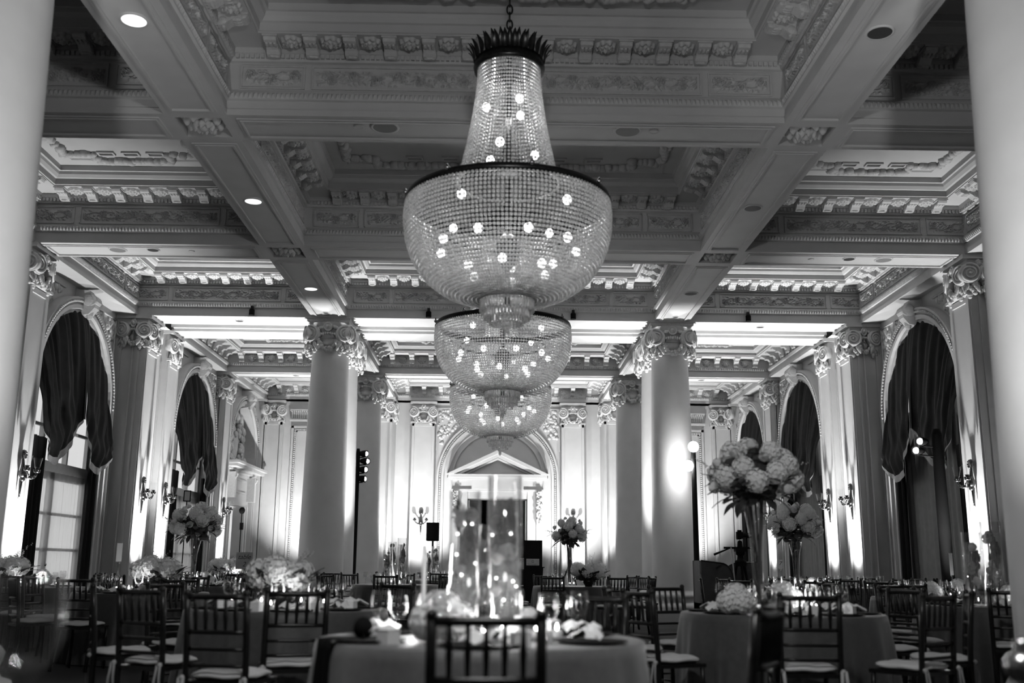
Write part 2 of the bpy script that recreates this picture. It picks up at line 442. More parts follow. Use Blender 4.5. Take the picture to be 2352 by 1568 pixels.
PROFILE2 = [(0, 0), (0, .014), (-.003, .0145), (-.003, .034), (.003, .036), (.004, .050), (-.002, .052), (-.004, .055), (-.004, .100), (.078, .100), (.078, .104), (.083, .106), (.083, .118),
            (.092, .122), (.100, .130), (.104, .132), (.104, .150), (.150, .150), (.155, .145), (.161, .145), (.165, .150)]   # shallower coffers past the paired columns
def console_mesh():
    mb = MB(); k = S
    prof = [(0, 0), (-.064, 0), (-.066, -.007), (-.055, -.014), (-.034, -.020), (-.022, -.031), (-.020, -.041), (-.010, -.045), (0, -.045)]
    mb.extrude([(y * k, z * k) for y, z in prof], -.013 * k, .013 * k); mb.box(-.016 * k, .016 * k, -.068 * k, 0, -.004 * k, 0)
    for i in range(4): mb.ball(((i - 1.5) * .0065 * k, -.020 * k, -.043 * k), .0036 * k, 6, 4, (1, 1, 1.6))
    for x in (-.008, 0, .008): mb.ball((x * k, -.040 * k, -.018 * k), .0055 * k, 6, 4, (1, 2, 1))
    return mb.mesh('modillion', 'ornament')
CONSOLE = console_mesh()
def coffer(x0, x1, y0, y1, deep=True):
    mb = MB(); loops = []; ornate = detail = deep; ztop_ = ZTOP if deep else .150
    for d, z in (PROFILE if deep else PROFILE2): loops.append([(M(x0 + d), M(y0 + d), Zh(1 + z)), (M(x1 - d), M(y0 + d), Zh(1 + z)), (M(x1 - d), M(y1 - d), Zh(1 + z)), (M(x0 + d), M(y1 - d), Zh(1 + z))])
    for a, b in zip(loops, loops[1:]):
        for i in range(4): mb.quad(a[i], a[(i + 1) % 4], b[(i + 1) % 4], b[i])
    mb.quad(*loops[-1][::-1])
    co = mb.obj('coffer', 'plaster', ceiling)
    xc, yc = (x0 + x1) / 2, (y0 + y1) / 2; lx, ly = x1 - x0, y1 - y0
    sides = [((xc, y1), 0, lx), ((x0, yc), pi / 2, ly), ((x1, yc), -pi / 2, ly)]
    eg = MB(); de = MB(); sm = Vector((0, -1, 0))
    for (cx_, cy_), rz, ln in sides:
        R_ = T(M(cx_), M(cy_), 0) @ rotz(rz)
        n = int(ln / .0105)
        for i in range(n):
            a = (i - (n - 1) / 2) * .0105
            if abs(a) > ln / 2 - .008: continue
            eg.add([(M(a - .0042), -M(.0035), Zh(1.040)), (M(a + .0042), -M(.0035), Zh(1.040)), (M(a + .0042), -M(.0045), Zh(1.054)), (M(a - .0042), -M(.0045), Zh(1.054)), (M(a), -M(.0085), Zh(1.049))],
                   [(0, 1, 4), (1, 2, 4), (2, 3, 4), (3, 0, 4)], R_)
        n = int((ln - .02) / .0115) if deep else 0
        for i in range(n):
            a = (i - (n - 1) / 2) * .0115
            de.box(M(a - .0036), M(a + .0036), -M(.0125), -M(.005), Zh(1.1375), Zh(1.1475), R_)
        # modillions and rosettes under the cornice
        inner = ln - .10; nm = int(inner / .0893) if detail else 0
        if ln > 1: ks = [k for k in range(-6, 7)]
        elif ln > .7: ks = [k for k in range(-3, 4)]
        else: ks = [k + .5 for k in range(-3, 3)]
        if not deep:
            n_ = round((ln - .17) / .104); ks = []
            for q in range(n_ + 1):
                a = (q - n_ / 2) * .104
                put('modillion', CONSOLE, co, R_ @ Vector((M(a), M(.004), Zh(1.100))), (0, 0, rz))
                if q < n_: put('rosette', ROSETTE, co, R_ @ Vector((M(a + .052), M(.004), Zh(1.0775))), (-pi / 2, 0, rz), .88)
        for k in ks:
            p = R_ @ Vector((M(k * .0893), -M(.012), Zh(1.1625)))
            put('modillion', MODILLION, co, p, (0, 0, rz))
        for k in ks[:-1]:
            p = R_ @ Vector((M((k + .5) * .0893), -M(.047), Zh(1.1622)))
            put('rosette', ROSETTE, co, p, (0, 0, rz))
        if ornate:
            sh = .128
            if ln > 1: pans = [(-.5395, sh), (0, .8806), (.5395, sh)]
            elif ln > .7: pans = [(-.315, sh), (0, .43), (.315, sh)]
            else: pans = [(-.235, sh), (0, .27), (.235, sh)]
            for a, l_ in pans:
                p = R_ @ Vector((M(a), M(.0035), Zh(1.0755)))
                put('relief_panel', relief(l_), co, p, (0, 0, rz))
    if not deep: eg.v = [(x, y, z - M(.004)) for x, y, z in eg.v]
    stuff(eg.obj('egg_and_dart', 'ornament', co))
    if deep: stuff(de.obj('dentil_course', 'ornament', co))
    # fruit garland and small raised tablets on the coffer ceiling
    g = MB(); q = .158; c2 = .085
    pts = []
    for (a, b) in ((x0 + q, y0 + q), (x1 - q, y0 + q), (x1 - q, y1 - q), (x0 + q, y1 - q)):
        pts.append((a, b))
    rnd = random.Random(int(x0 * 1000 + y0 * 77))
    path = []
    P = [(x0 + q + c2, y0 + q), (x1 - q - c2, y0 + q), (x1 - q - c2, y0 + q + .05), (x1 - q, y0 + q + .05), (x1 - q, y1 - q - .05), (x1 - q - c2, y1 - q - .05), (x1 - q - c2, y1 - q), (x0 + q + c2, y1 - q), (x0 + q + c2, y1 - q - .05), (x0 + q, y1 - q - .05), (x0 + q, y0 + q + .05), (x0 + q + c2, y0 + q + .05)]
    for i in range(len(P)):
        a, b = Vector(P[i]), Vector(P[(i + 1) % len(P)]); n = max(1, int((b - a).length / .011))
        for j in range(n):
            p = a.lerp(b, j / n)
            g.ball((M(p.x + rnd.uniform(-.007, .007)), M(p.y + rnd.uniform(-.007, .007)), Zh(1 + ztop_ - .004)), M(rnd.uniform(.010, .017)), 6, 4)
    stuff(g.obj('fruit_garland', 'ornament', co, True))
    tb = []
    nx = 3 if lx < 1 else 6
    for j in range(nx):
        tb.append((xc + (j - (nx - 1) / 2) * (.075 if lx < 1 else .11), y1 - q - .05)); tb.append((xc + (j - (nx - 1) / 2) * (.075 if lx < 1 else .11), y0 + q + .05))
    tb += [(x0 + q + .055, yc), (x1 - q - .055, yc)]
    for a, b in tb:
        t_ = MB(); z = Zh(1 + ztop_); hx, hy = M(.026), M(.014)
        frame_ridge(t_, -hx, hx, -hy, hy, 0, .03, .03)
        t_.obj('ceiling_tablet', 'plaster', co, False, (M(a), M(b), z))
    return co
for bi, (y0, y1) in enumerate(BAYS):
    for (x0, x1) in xbays(XWF[bi]): coffer(x0, x1, y0, y1, bi < 3)

# ---- capitals (Ionic with angle volutes, fleuron, fruit swag)
def volute_mesh():
    mb = MB(); r = .20
    mb.lathe([(.0, -.055), (r * .93, -.055), (r, -.035), (r, .09), (.0, .09)], 28, Matrix.Rotation(-pi / 2, 4, 'X'))
    path = []; rad = []
    for i in range(70):
        t = i / 69; a = t * 2.6 * 2 * pi + pi * .4; rr = r * (.92 - .80 * t)
        path.append((rr * cos(a), -.062, rr * sin(a))); rad.append(.024 - .012 * t)
    mb.tube(path, rad, 6)
    mb.ball((0, -.06, 0), .035, 10, 6)
    return mb.mesh('volute', 'ornament', True)
VOLUTE = volute_mesh()
FLEURON = None
def fleuron_mesh():
    mb = MB()
    mb.lathe([(.105, .02), (.105, -.03), (.085, -.045), (.065, -.03), (.06, -.02), (.05, -.06), (.0, -.085)], 20, Matrix.Rotation(-pi / 2, 4, 'X'))
    rnd = random.Random(3)
    for s_ in (-1, 1):
        for i in range(7): mb.ball((s_ * (.13 + .03 * i), -.03, -.01 - .012 * i + rnd.uniform(-.02, .02)), rnd.uniform(.025, .045), 6, 4, (1.3, .8, 1))
    for i in range(9): mb.ball(((i - 4) * .05, -.03, -.15 - .01 * abs(i - 4) + rnd.uniform(-.01, .01)), .03, 6, 4, (1, 1, 1.2))
    return mb.mesh('fleuron', 'ornament', True)
FLEURON = fleuron_mesh()
def swag_mesh():
    mb = MB(); rnd = random.Random(5)
    for i in range(17):
        t = i / 16 * 2 - 1; z = -.27 + .25 * t * t
        for q in range(2): mb.ball((t * .24 + rnd.uniform(-.015, .015), -.05 + rnd.uniform(-.02, .01), z + rnd.uniform(-.03, .03)), rnd.uniform(.032, .056), 7, 5)
    mb.box(-.2, .2, -.01, .05, -.03, .0); mb.box(-.18, .18, -.002, .05, -.22, -.03)
    return mb.mesh('fruit_swag', 'ornament', True)
SWAG = swag_mesh()
def drop_mesh():
    mb = MB(); rnd = random.Random(9)
    for i in range(26):
        t = rnd.random(); mb.ball((rnd.uniform(-.09, .09) * (1 - t * .5), rnd.uniform(-.05, .02), -t * .36), rnd.uniform(.03, .06), 7, 5, (1, .8, 1))
    for s_ in (-1, 1):
        for i in range(4): mb.ball((s_ * (.05 + .025 * i), -.06, -.1 - .03 * i), .05, 6, 4, (.6, .5, 1.5))
    return mb.mesh('flower_drop', 'ornament', True)
DROP = drop_mesh()
def cap_face(parent, mtx, k=1.0, wide=1.0, drops=True):
    rz = atan2(mtx[1][0], mtx[0][0])
    for s_ in (-1, 1):
        put('volute', VOLUTE, parent, mtx @ Vector((s_ * .355 * k * wide, -.02, -.30 * k)), (0, 0, rz + s_ * .32), (s_ * k, k, k))
        if drops: put('flower_drop', DROP, parent, mtx @ Vector((s_ * .30 * k * wide, .0, -.42 * k)), (0, 0, rz + s_ * .5), k)
    put('fleuron', FLEURON, parent, mtx @ Vector((0, -.04, -.13 * k)), (0, 0, rz), (k * wide, k, k))
    put('fruit_swag', SWAG, parent, mtx @ Vector((0, 0, -.36 * k)), (0, 0, rz), (k * wide, k, k))

# ---- columns
CAPH = .72
def abacus_mesh():
    mb = MB(); n = 10; pts = []
    for sd in range(4):
        for i in range(n):
            t = i / n * 2 - 1; d = .50 - .05 * (1 - t * t); a = sd * pi / 2
            x, y = t * .5, -d; pts.append((x * cos(a) - y * sin(a), x * sin(a) + y * cos(a)))
    lv = [(.9, -.11), (.94, -.09), (.94, -.05), (1.0, -.03), (1.0, 0)]
    vs_ = [(x * k, y * k, z) for k, z in lv for x, y in pts]; m = len(pts)
    fs = [(j * m + i, j * m + (i + 1) % m, (j + 1) * m + (i + 1) % m, (j + 1) * m + i) for j in range(len(lv) - 1) for i in range(m)] + [tuple(range(m - 1, -1, -1))]
    mb.add(vs_, fs); return mb.mesh('abacus', 'ornament')
ABACUS = abacus_mesh()
bell = MB(); bell.lathe([(.40, -.74), (.43, -.73), (.43, -.69), (.405, -.67), (.41, -.3), (.44, -.2), (.47, -.1)], 32); BELL = bell.mesh('capital_bell', 'shaft', True)
ztop = Zh(1.0) - .005
sh = MB()
prof = []
for i in range(13):
    t = i / 12; z = .62 + t * (ztop - .70 - .62); r = M(.0905) - (M(.0905) - .40) * (t ** 1.5)
    prof.append((r, z))
sh.lathe(prof, 40); SHAFT = sh.mesh('column_shaft', 'shaft', True)
ba = MB(); ba.box(-.64, .64, -.64, .64, 0, .2)
ba.lathe([(.62, .2), (.64, .27), (.62, .34), (.56, .36), (.53, .42), (.56, .47), (.57, .52), (.54, .56), (.49, .58), (.482, .63)], 40); BASE = ba.mesh('column_base', 'plaster', True)
for p in BASE.polygons:
    if len(p.vertices) == 4 and p.index < 6: p.use_smooth = False
def column(sgn, yh, label):
    o = thing('column', label, 'column', (sgn * M(XC), M(yh), 0), group='round columns along the hall', kind='structure')
    put('shaft', SHAFT, o); put('base', BASE, o)
    cp = put('capital', BELL, o, (0, 0, ztop)); put('abacus', ABACUS, cp)
    for q in range(4): cap_face(cp, rotz(q * pi / 2) @ T(0, -.43, -.09))
    return o
for sgn, sd in ((-1, 'left'), (1, 'right')):
    column(sgn, 1.262, f'huge smooth plaster column cut off by the {sd} edge of the photo')
    column(sgn, 4.181, f'round column with carved capital, front one of the {sd} pair')
    column(sgn, 4.467, f'lit round column standing directly behind the {sd} front column of the pair')
    column(sgn, 5.4407, f'single far round column on the {sd} of the aisle before the end wall')

# ---- walls
def arch_pts(yc, hw, spring, n=24):
    r = hw; return [(yc - r * cos(pi * i / n), spring + r * sin(pi * i / n)) for i in range(n + 1)]
HW, SPR = .31, .59
ZF = -EYE / S
def side_wall(sgn, nm, label):
    mb = MB(); X = sgn * M(XWL[0])
    mb.quad((X, M(YB0), 0), (X, M(1.3355), 0), (X, M(1.3355), Zh(1.2)), (X, M(YB0), Zh(1.2)))
    for bi, (y0, y1) in enumerate(BAYS):
        yc = (y0 + y1) / 2; X = sgn * M(XWL[bi]); X2 = sgn * M(XWL[bi] + .045)
        y0b = y0 - .16 if bi != 3 else y0 - .44; y0b = y0 - .45 if bi in (0, 3) else y0b
        yb1 = y1 + .02
        if bi == 0:
            mb.quad((X, M(y0b), 0), (X, M(yb1), 0), (X, M(yb1), Zh(1.1)), (X, M(y0b), Zh(1.1))); continue
        A = arch_pts(yc, HW, SPR)
        mb.quad((X, M(y0b), 0), (X, M(yc - HW), 0), (X, M(yc - HW), Zh(1.1)), (X, M(y0b), Zh(1.1)))
        mb.quad((X, M(yc + HW), 0), (X, M(yb1), 0), (X, M(yb1), Zh(1.1)), (X, M(yc + HW), Zh(1.1)))
        for (a, za), (b, zb) in zip(A, A[1:]):
            mb.quad((X, M(a), Zh(za)), (X, M(b), Zh(zb)), (X, M(b), Zh(1.1)), (X, M(a), Zh(1.1)))
            mb.quad((X, M(a), Zh(za)), (X, M(b), Zh(zb)), (X2, M(b), Zh(zb)), (X2, M(a), Zh(za)))
        for yy in (yc - HW, yc + HW): mb.quad((X, M(yy), 0), (X2, M(yy), 0), (X2, M(yy), Zh(SPR)), (X, M(yy), Zh(SPR)))
    wl = mb.obj(nm, 'plaster'); tag(wl, label, 'wall', kind='structure')
    # arch architraves, keystones, spandrel reliefs
    for bi, (y0, y1) in enumerate(BAYS):
        if bi == 0: continue
        yc = (y0 + y1) / 2; XWALL = XWL[bi]
        ar = MB()
        prof = [(0, 0), (0, .022), (.012, .024), (.016, .034), (.030, .034), (.033, .026), (.052, .028), (.050, .036), (.058, .036), (.060, 0)]   # (outward from opening, projection into the room)
        path = [(yc - HW, ZF, -1, 0)] + [(yc - HW * cos(pi * i / 28), SPR + HW * sin(pi * i / 28), -cos(pi * i / 28), sin(pi * i / 28)) for i in range(29)] + [(yc + HW, ZF, 1, 0)]
        rows = [[(sgn * M(XWALL - pj_), M(a + ny * off), Zh(z + nz * off)) for off, pj_ in prof] for (a, z, ny, nz) in path]
        for ra, rb in zip(rows, rows[1:]):
            for i in range(len(prof) - 1): ar.quad(ra[i], ra[i + 1], rb[i + 1], rb[i])
        af = ar.obj('arch_architrave', 'plaster', wl)
        bd = MB()
        for i in range(84):
            a = pi * (i + .5) / 84; bd.ball((sgn * M(XWALL - .036), M(yc - (HW + .043) * cos(a)), Zh(SPR + (HW + .043) * sin(a))), M(.0052), 6, 4)
        stuff(bd.obj('bead_course', 'ornament', af))
        ks = MB(); zt = SPR + HW
        ks.extrude([(0, 0), (-.055, .01), (-.075, .035), (-.078, .06), (-.06, .082), (-.05, .10), (0, .105)], -.022, .022)
        ks.lathe([(.0, -.026), (.018, -.026), (.021, -.022), (.021, .022), (.018, .026), (0, .026)], 14, T(0, -.062, .062) @ Matrix.Rotation(pi / 2, 4, 'Y')); ks.ball((0, -.05, .02), .018, 8, 6, (.9, .8, 1.6))
        for s_ in (-1, 1): ks.ball((s_ * .024, -.05, .062), .022, 10, 6, (.3, 1, 1))
        ks.v = [(x * S, y * S, z * S) for x, y, z in ks.v]
        ks.obj('keystone', 'ornament', wl, False, (sgn * M(XWALL), M(yc), Zh(zt - .012)), (0, 0, -pi / 2 if sgn > 0 else pi / 2))
        for s_ in (-1, 1):
            sp = MB(); rnd = random.Random(bi * 10 + s_)
            cnt = 0
            while cnt < 60:
                a = rnd.uniform(.15, .385); z = rnd.uniform(.68, .965)
                if sqrt(a * a + (z - SPR) ** 2) < HW + .075 or a > y1 - yc - .03: continue
                sp.ball((sgn * M(XWALL), M(yc + s_ * a), Zh(z)), M(rnd.uniform(.008, .016)), 6, 4, (.6, 1, 1)); cnt += 1
            e = y1 - yc - .02
            sp.box(*sorted((sgn * M(XWALL), sgn * M(XWALL - .006))), *sorted((M(yc + s_ * (e - .006)), M(yc + s_ * e))), Zh(.70), Zh(.975))
            sp.box(*sorted((sgn * M(XWALL), sgn * M(XWALL - .006))), *sorted((M(yc + s_ * .12), M(yc + s_ * e))), Zh(.969), Zh(.975))
            stuff(sp.obj('spandrel_relief', 'ornament', wl, True))
    # piers with pilasters
    def pilaster(y0, y1, xf, XWALL, faces=True):
        pm = MB()
        def bx(xa, xb, a, b, za, zb):
            u, v = sorted((sgn * M(xa), sgn * M(xb))); pm.box(u, v, M(a), M(b), Zh(za), Zh(zb))
        bx(xf + .006, XWALL + .01, y0, y1, ZF, 1.0)
        fw = .022
        bx(xf, xf + .01, y0 + .004, y0 + fw, ZF, .862); bx(xf, xf + .01, y1 - fw, y1 - .004, ZF, .862)
        bx(xf, xf + .01, y0 + fw, y1 - fw, .845, .862); bx(xf, xf + .01, y0 + fw, y1 - fw, ZF, -.13)
        bx(xf - .008, xf + .01, y0 - .006, y1 + .006, .866, .876)
        bx(xf - .012, XWALL, y0 - .010, y1 + .010, ZF, -.165); bx(xf - .006, XWALL, y0 - .005, y1 + .005, -.165, -.15)
        # moulded strips on the face that looks down the hall
        bx(XWALL - .028, XWALL - .02, y0 - .005, y0 + .01, -.13, .862); bx(xf + .03, xf + .038, y0 - .005, y0 + .01, -.13, .862)
        bx(xf - .012, XWALL, y0 - .012, y1 + .012, .985, 1.0)
        o = pm.obj('pilaster', 'plaster', wl)
        if faces:
            wd = (y1 - y0) / .19 * 1.15
            yc_ = (y0 + y1) / 2
            cap_face(o, T(sgn * M(xf), M(yc_), Zh(1.0) - .07) @ rotz(-pi / 2 if sgn > 0 else pi / 2), .92, wd * .95)
        return o
    def cap_side(o, y0, xf, XWALL):
        xm = (xf + XWALL) / 2 - .005
        cap_face(o, T(sgn * M(xm), M(y0), Zh(1.0) - .07), .92, (XWALL - xf) / .135 * .72)
    for (y0, y1, xf, xl) in ((2.1655, 2.3088, 1.50, 1.582), (3.1386, 3.2906, 1.50, 1.582), (5.3616, 5.5199, 1.45, 1.505)):
        o = pilaster(y0 + .003, y1 - .003, xf, xl); cap_side(o, y0, xf, xl)
    y0, y1 = 4.1078, 4.5406
    o = pilaster(y0, y0 + .150, 1.45, 1.582); cap_side(o, y0, 1.45, 1.582); pilaster(y1 - .150, y1, 1.45, 1.582)
    mid = MB(); u, v = sorted((sgn * M(1.485), sgn * M(1.59))); mid.box(u, v, M(y0 + .14), M(y1 - .14), 0, Zh(1.0)); mid.obj('pier_core', 'plaster', wl)
    o = pilaster(6.26, 6.36, 1.45, 1.505)
    o = pilaster(.95, 1.30, 1.50, 1.582)
    # baseboard
    bb = MB()
    for bi, (y0, y1) in enumerate(BAYS):
        yc = (y0 + y1) / 2
        u, v = sorted((sgn * M(XWL[bi]), sgn * M(XWL[bi] - .006)))
        bb.box(u, v, M(y0 - .01), M(yc - HW - .07), 0, .35); bb.box(u, v, M(yc + HW + .07), M(y1 + .01), 0, .35)
    bbo = bb.obj('baseboard_' + nm.split('_')[1], 'plaster'); tag(bbo, f'low plaster skirting along the {nm.split("_")[1]} wall', 'baseboard', kind='structure')
    return wl
WL = side_wall(-1, 'wall_left', 'plaster wall with arched windows and pilasters on the left')
WR = side_wall(1, 'wall_right', 'plaster wall with arched windows and pilasters on the right')

# ---- end wall with the pedimented door
ew = MB(); YE = M(YEND)
DX, DZ = .185, .405       # door opening half width and head
AX, AS = .355, .535       # blind arch radius and spring
for (a, b, za, zb) in ((-1.75, -DX, ZF, 1.23), (DX, 1.75, ZF, 1.23), (-DX, DX, DZ, 1.23)): ew.quad((M(a), YE, Zh(za)), (M(b), YE, Zh(za)), (M(b), YE, Zh(zb)), (M(a), YE, Zh(zb)))
for x in (-DX, DX): ew.quad((M(x), YE, 0), (M(x), YE + .6, 0), (M(x), YE + .6, Zh(DZ)), (M(x), YE, Zh(DZ)))
ew.quad((-M(DX), YE, Zh(DZ)), (M(DX), YE, Zh(DZ)), (M(DX), YE + .6, Zh(DZ)), (-M(DX), YE + .6, Zh(DZ)))
wall_back = ew.obj('wall_back', 'plaster'); tag(wall_back, 'end wall with blind arch and pedimented doorway', 'wall', kind='structure')
vest = MB(); vest.box(-M(.5), M(.5), YE + .62, YE + 2.9, 0, Zh(.6)); vest.f = [f for f in vest.f if f != (0, 1, 5, 4)]
vo = vest.obj('door_recess', 'black', wall_back)  # box painted black to stand for the darkness beyond the door
def arc_band(name, r0, r1, pr, parent, matn='plaster', zf=ZF, spring=AS, n=32, smooth=False):
    mb = MB(); prof = [(r0, 0), (r0, pr), (r1, pr), (r1, 0)]
    path = [(-1, 0, zf)] + [(-cos(pi * i / n), sin(pi * i / n), spring) for i in range(n + 1)] + [(1, 0, zf)]
    rows = [[(M(c * r), YE - M(q), Zh(z0 + s_ * r)) for r, q in prof] for c, s_, z0 in path]
    for ra, rb in zip(rows, rows[1:]):
        for i in range(3): mb.quad(ra[i], ra[i + 1], rb[i + 1], rb[i])
    return mb.obj(name, matn, parent, smooth)
af = arc_band('arch_band', AX - .02, AX - .006, .012, wall_back); arc_band('arch_band', AX + .012, AX + .022, .016, wall_back); arc_band('arch_band', .275, .285, .01, wall_back, zf=.58)
arc_band('arch_band', .305, .312, .008, wall_back, zf=.58)
bd = MB()
L1 = AS - ZF; n1 = int(L1 / .0115)
for i in range(n1):
    for s_ in (-1, 1): bd.ball((s_ * M(AX + .003), YE - M(.008), Zh(ZF + (i + .5) * .0115)), M(.0052), 6, 4)
for i in range(96):
    a = pi * (i + .5) / 96; bd.ball((M((AX + .003) * cos(a)), YE - M(.008), Zh(AS + (AX + .003) * sin(a))), M(.0052), 6, 4)
stuff(bd.obj('bead_course', 'ornament', wall_back))
for s_ in (-1, 1):      # spandrels
    sp = MB(); rnd = random.Random(40 + s_); cnt = 0
    while cnt < 70:
        a = rnd.uniform(.2, .375); z = rnd.uniform(.72, .955)
        if sqrt(a * a + (z - AS) ** 2) < AX + .05: continue
        sp.ball((s_ * M(a), YE, Zh(z)), M(rnd.uniform(.007, .014)), 6, 4, (1, .6, 1)); cnt += 1
    sp.box(*sorted((s_ * M(.385), s_ * M(.39))), YE - .03, YE, Zh(.70), Zh(.97)); sp.box(*sorted((s_ * M(.18), s_ * M(.39))), YE - .03, YE, Zh(.965), Zh(.97))
    stuff(sp.obj('spandrel_relief', 'ornament', wall_back, True))
# door surround and pediment
dr = MB()
for s_ in (-1, 1):
    u, v = sorted((s_ * M(DX), s_ * M(DX + .05))); dr.box(u, v, YE - .12, YE + .02, 0, Zh(.47))
    u, v = sorted((s_ * M(DX + .055), s_ * M(DX + .09))); dr.box(u, v, YE - .10, YE + .02, 0, Zh(.47))
dr.box(-M(DX), M(DX), YE - .08, YE + .3, Zh(DZ), Zh(DZ + .02)); dr.box(-M(DX), M(DX), YE - .10, YE + .02, Zh(DZ + .02), Zh(.47))
for (hx, pr, z0, z1) in ((.285, .2, .45, .462), (.275, .14, .462, .52), (.16, .24, .462, .52), (.29, .26, .52, .532), (.305, .36, .532, .552)): dr.box(-M(hx), M(hx), YE - pr, YE + .02, Zh(z0), Zh(z1))
door_surround = dr.obj('door_surround', 'plaster', wall_back)
pe = MB()
def rake(hx, z0, apex, th, pr):
    for s_ in (-1, 1):
        pts = [(s_ * hx, z0), (0, apex), (0, apex - th), (s_ * (hx - th * hx / (apex - z0)), z0)]
        a = [(M(x), YE - pr, Zh(z)) for x, z in pts]; b = [(M(x), YE, Zh(z)) for x, z in pts]
        pe.add(a + b, [(0, 1, 2, 3), (4, 5, 6, 7), (0, 1, 5, 4), (1, 2, 6, 5), (2, 3, 7, 6), (3, 0, 4, 7)])
rake(.315, .552, .70, .022, .40); rake(.27, .552, .678, .02, .28); rake(.22, .552, .655, .012, .2)
pe.add([(-M(.26), YE - .12, Zh(.552)), (M(.26), YE - .12, Zh(.552)), (0, YE - .12, Zh(.67))], [(0, 1, 2)])
pe.obj('pediment', 'plaster', door_surround)
for s_ in (-1, 1):
    br = MB(); br.box(-.09, .09, -.18, 0, 0, M(.2)); rnd = random.Random(5)
    for i in range(26): br.ball((rnd.uniform(-.07, .07), -.19, .04 + i * .04), rnd.uniform(.03, .05), 6, 4)
    br.obj('carved_bracket', 'ornament', wall_back, False, (s_ * M(DX + .072), YE - .1, Zh(.25)))
    dd = MB(); dd.box(0, s_ * .85, -.03, .03, 0, Zh(DZ) - .05)
    for z in (.3, 1.6): dd.box(s_ * .12, s_ * .73, -.045, .045, z, z + 1.1)
    d_ = dd.obj('door_%d' % (1 if s_ < 0 else 2), 'recess', None, False, (s_ * M(DX) - s_ * .04, YE + .15, .01), (0, 0, -s_ * -1.15))
    tag(d_, f'grey panelled door leaf standing open on the {"left" if s_ < 0 else "right"} of the doorway', 'door', kind='structure')
# end wall pilasters, responds under the beams, side panels
def end_pilaster(xc, hw, y_front, face=True, wide=.95, inner=0):
    pm = MB(); yf = M(y_front)
    pm.box(M(xc - hw), M(xc + hw), yf, YE + .01, 0, Zh(1.0))
    fw = .016
    for (a, b) in ((xc - hw + .003, xc - hw + fw), (xc + hw - fw, xc + hw - .003)): pm.box(M(a), M(b), yf - .05, yf + .02, .5, Zh(.862))
    pm.box(M(xc - hw + .003), M(xc + hw - .003), yf - .05, yf + .02, Zh(.846), Zh(.862)); pm.box(M(xc - hw - .006), M(xc + hw + .006), yf - .07, YE, Zh(.864), Zh(.874))
    pm.box(M(xc - hw - .008), M(xc + hw + .008), yf - .09, YE, 0, .3); pm.box(M(xc - hw - .01), M(xc + hw + .01), yf - .08, YE, Zh(.985), Zh(1.0))
    o = pm.obj('pilaster', 'plaster', wall_back)
    cap_face(o, T(M(xc), yf, Zh(1.0) - .07), .92, wide)
    if inner: cap_face(o, T(M(xc + inner * hw), (yf + YE) / 2, Zh(1.0) - .07) @ rotz(pi / 2 if inner > 0 else -pi / 2), .92, .7)
for s_ in (-1, 1):
    end_pilaster(s_ * .465, .072, 6.30, wide=.93)
    end_pilaster(s_ * XC, .0717, 6.13, wide=.93, inner=-s_)
    end_pilaster(s_ * 1.395, .057, 6.31, wide=.75)
    # tall framed panel in the aisle end, dentil frieze above it
    pn = MB(); xa, xb = sorted((s_ * .83, s_ * 1.29))
    for (q, w_, pr) in ((0, .014, .06), (.03, .008, .03)):
        pn.box(M(xa + q), M(xa + q + w_), YE - pr, YE + .01, 0, Zh(.845 - q)); pn.box(M(xb - q - w_), M(xb - q), YE - pr, YE + .01, 0, Zh(.845 - q)); pn.box(M(xa + q), M(xb - q), YE - pr, YE + .01, Zh(.845 - q - w_), Zh(.845 - q))
    pn.box(M(xa - .01), M(xb + .01), YE - .16, YE, Zh(.875), Zh(.885)); pn.box(M(xa - .01), M(xb + .01), YE - .08, YE, Zh(.885), Zh(.94)); pn.box(M(xa - .01), M(xb + .01), YE - .14, YE, Zh(.94), Zh(.948))
    for i in range(36): pn.box(M(xa + i * .0128), M(xa + i * .0128 + .0085), YE - .11, YE, Zh(.89), Zh(.93))
    po = pn.obj('wall_panel', 'plaster', wall_back)
    bd = MB()
    for i in range(80):
        for x in (xa + .022, xb - .022): bd.ball((M(x), YE - .02, Zh(ZF + .01 + i * .0128)), M(.0065), 6, 4)
    for i in range(36): bd.ball((M(xa + .022 + i * .0119), YE - .02, Zh(.823)), M(.006), 6, 4); bd.ball((M(xa + i * .0128), YE - .1, Zh(.936)), M(.006), 6, 4)
    stuff(bd.obj('bead_course', 'ornament', po))
    dw = MB(); xd = s_ * .93
    dw.box(M(xd - .075), M(xd + .075), YE - .06, YE, 0, Zh(.28)); dw.box(M(xd - .085), M(xd + .085), YE - .12, YE, Zh(.28), Zh(.295)); dw.box(M(xd - .095), M(xd + .095), YE - .2, YE, Zh(.325), Zh(.34)); dw.box(M(xd - .075), M(xd + .075), YE - .08, YE, Zh(.295), Zh(.325))
    dw.obj('mirrored_door_case', 'plaster', wall_back)  # doorway reflected in the aisle-end panel, built as solid relief

# room shell behind the camera
bw = MB(); bw.quad((-M(1.75), M(YB0), 0), (M(1.75), M(YB0), 0), (M(1.75), M(YB0), Zh(1.25)), (-M(1.75), M(YB0), Zh(1.25)))
wf = bw.obj('wall_front', 'plaster'); tag(wf, 'plain plaster wall closing the hall behind the viewer', 'wall', kind='structure')
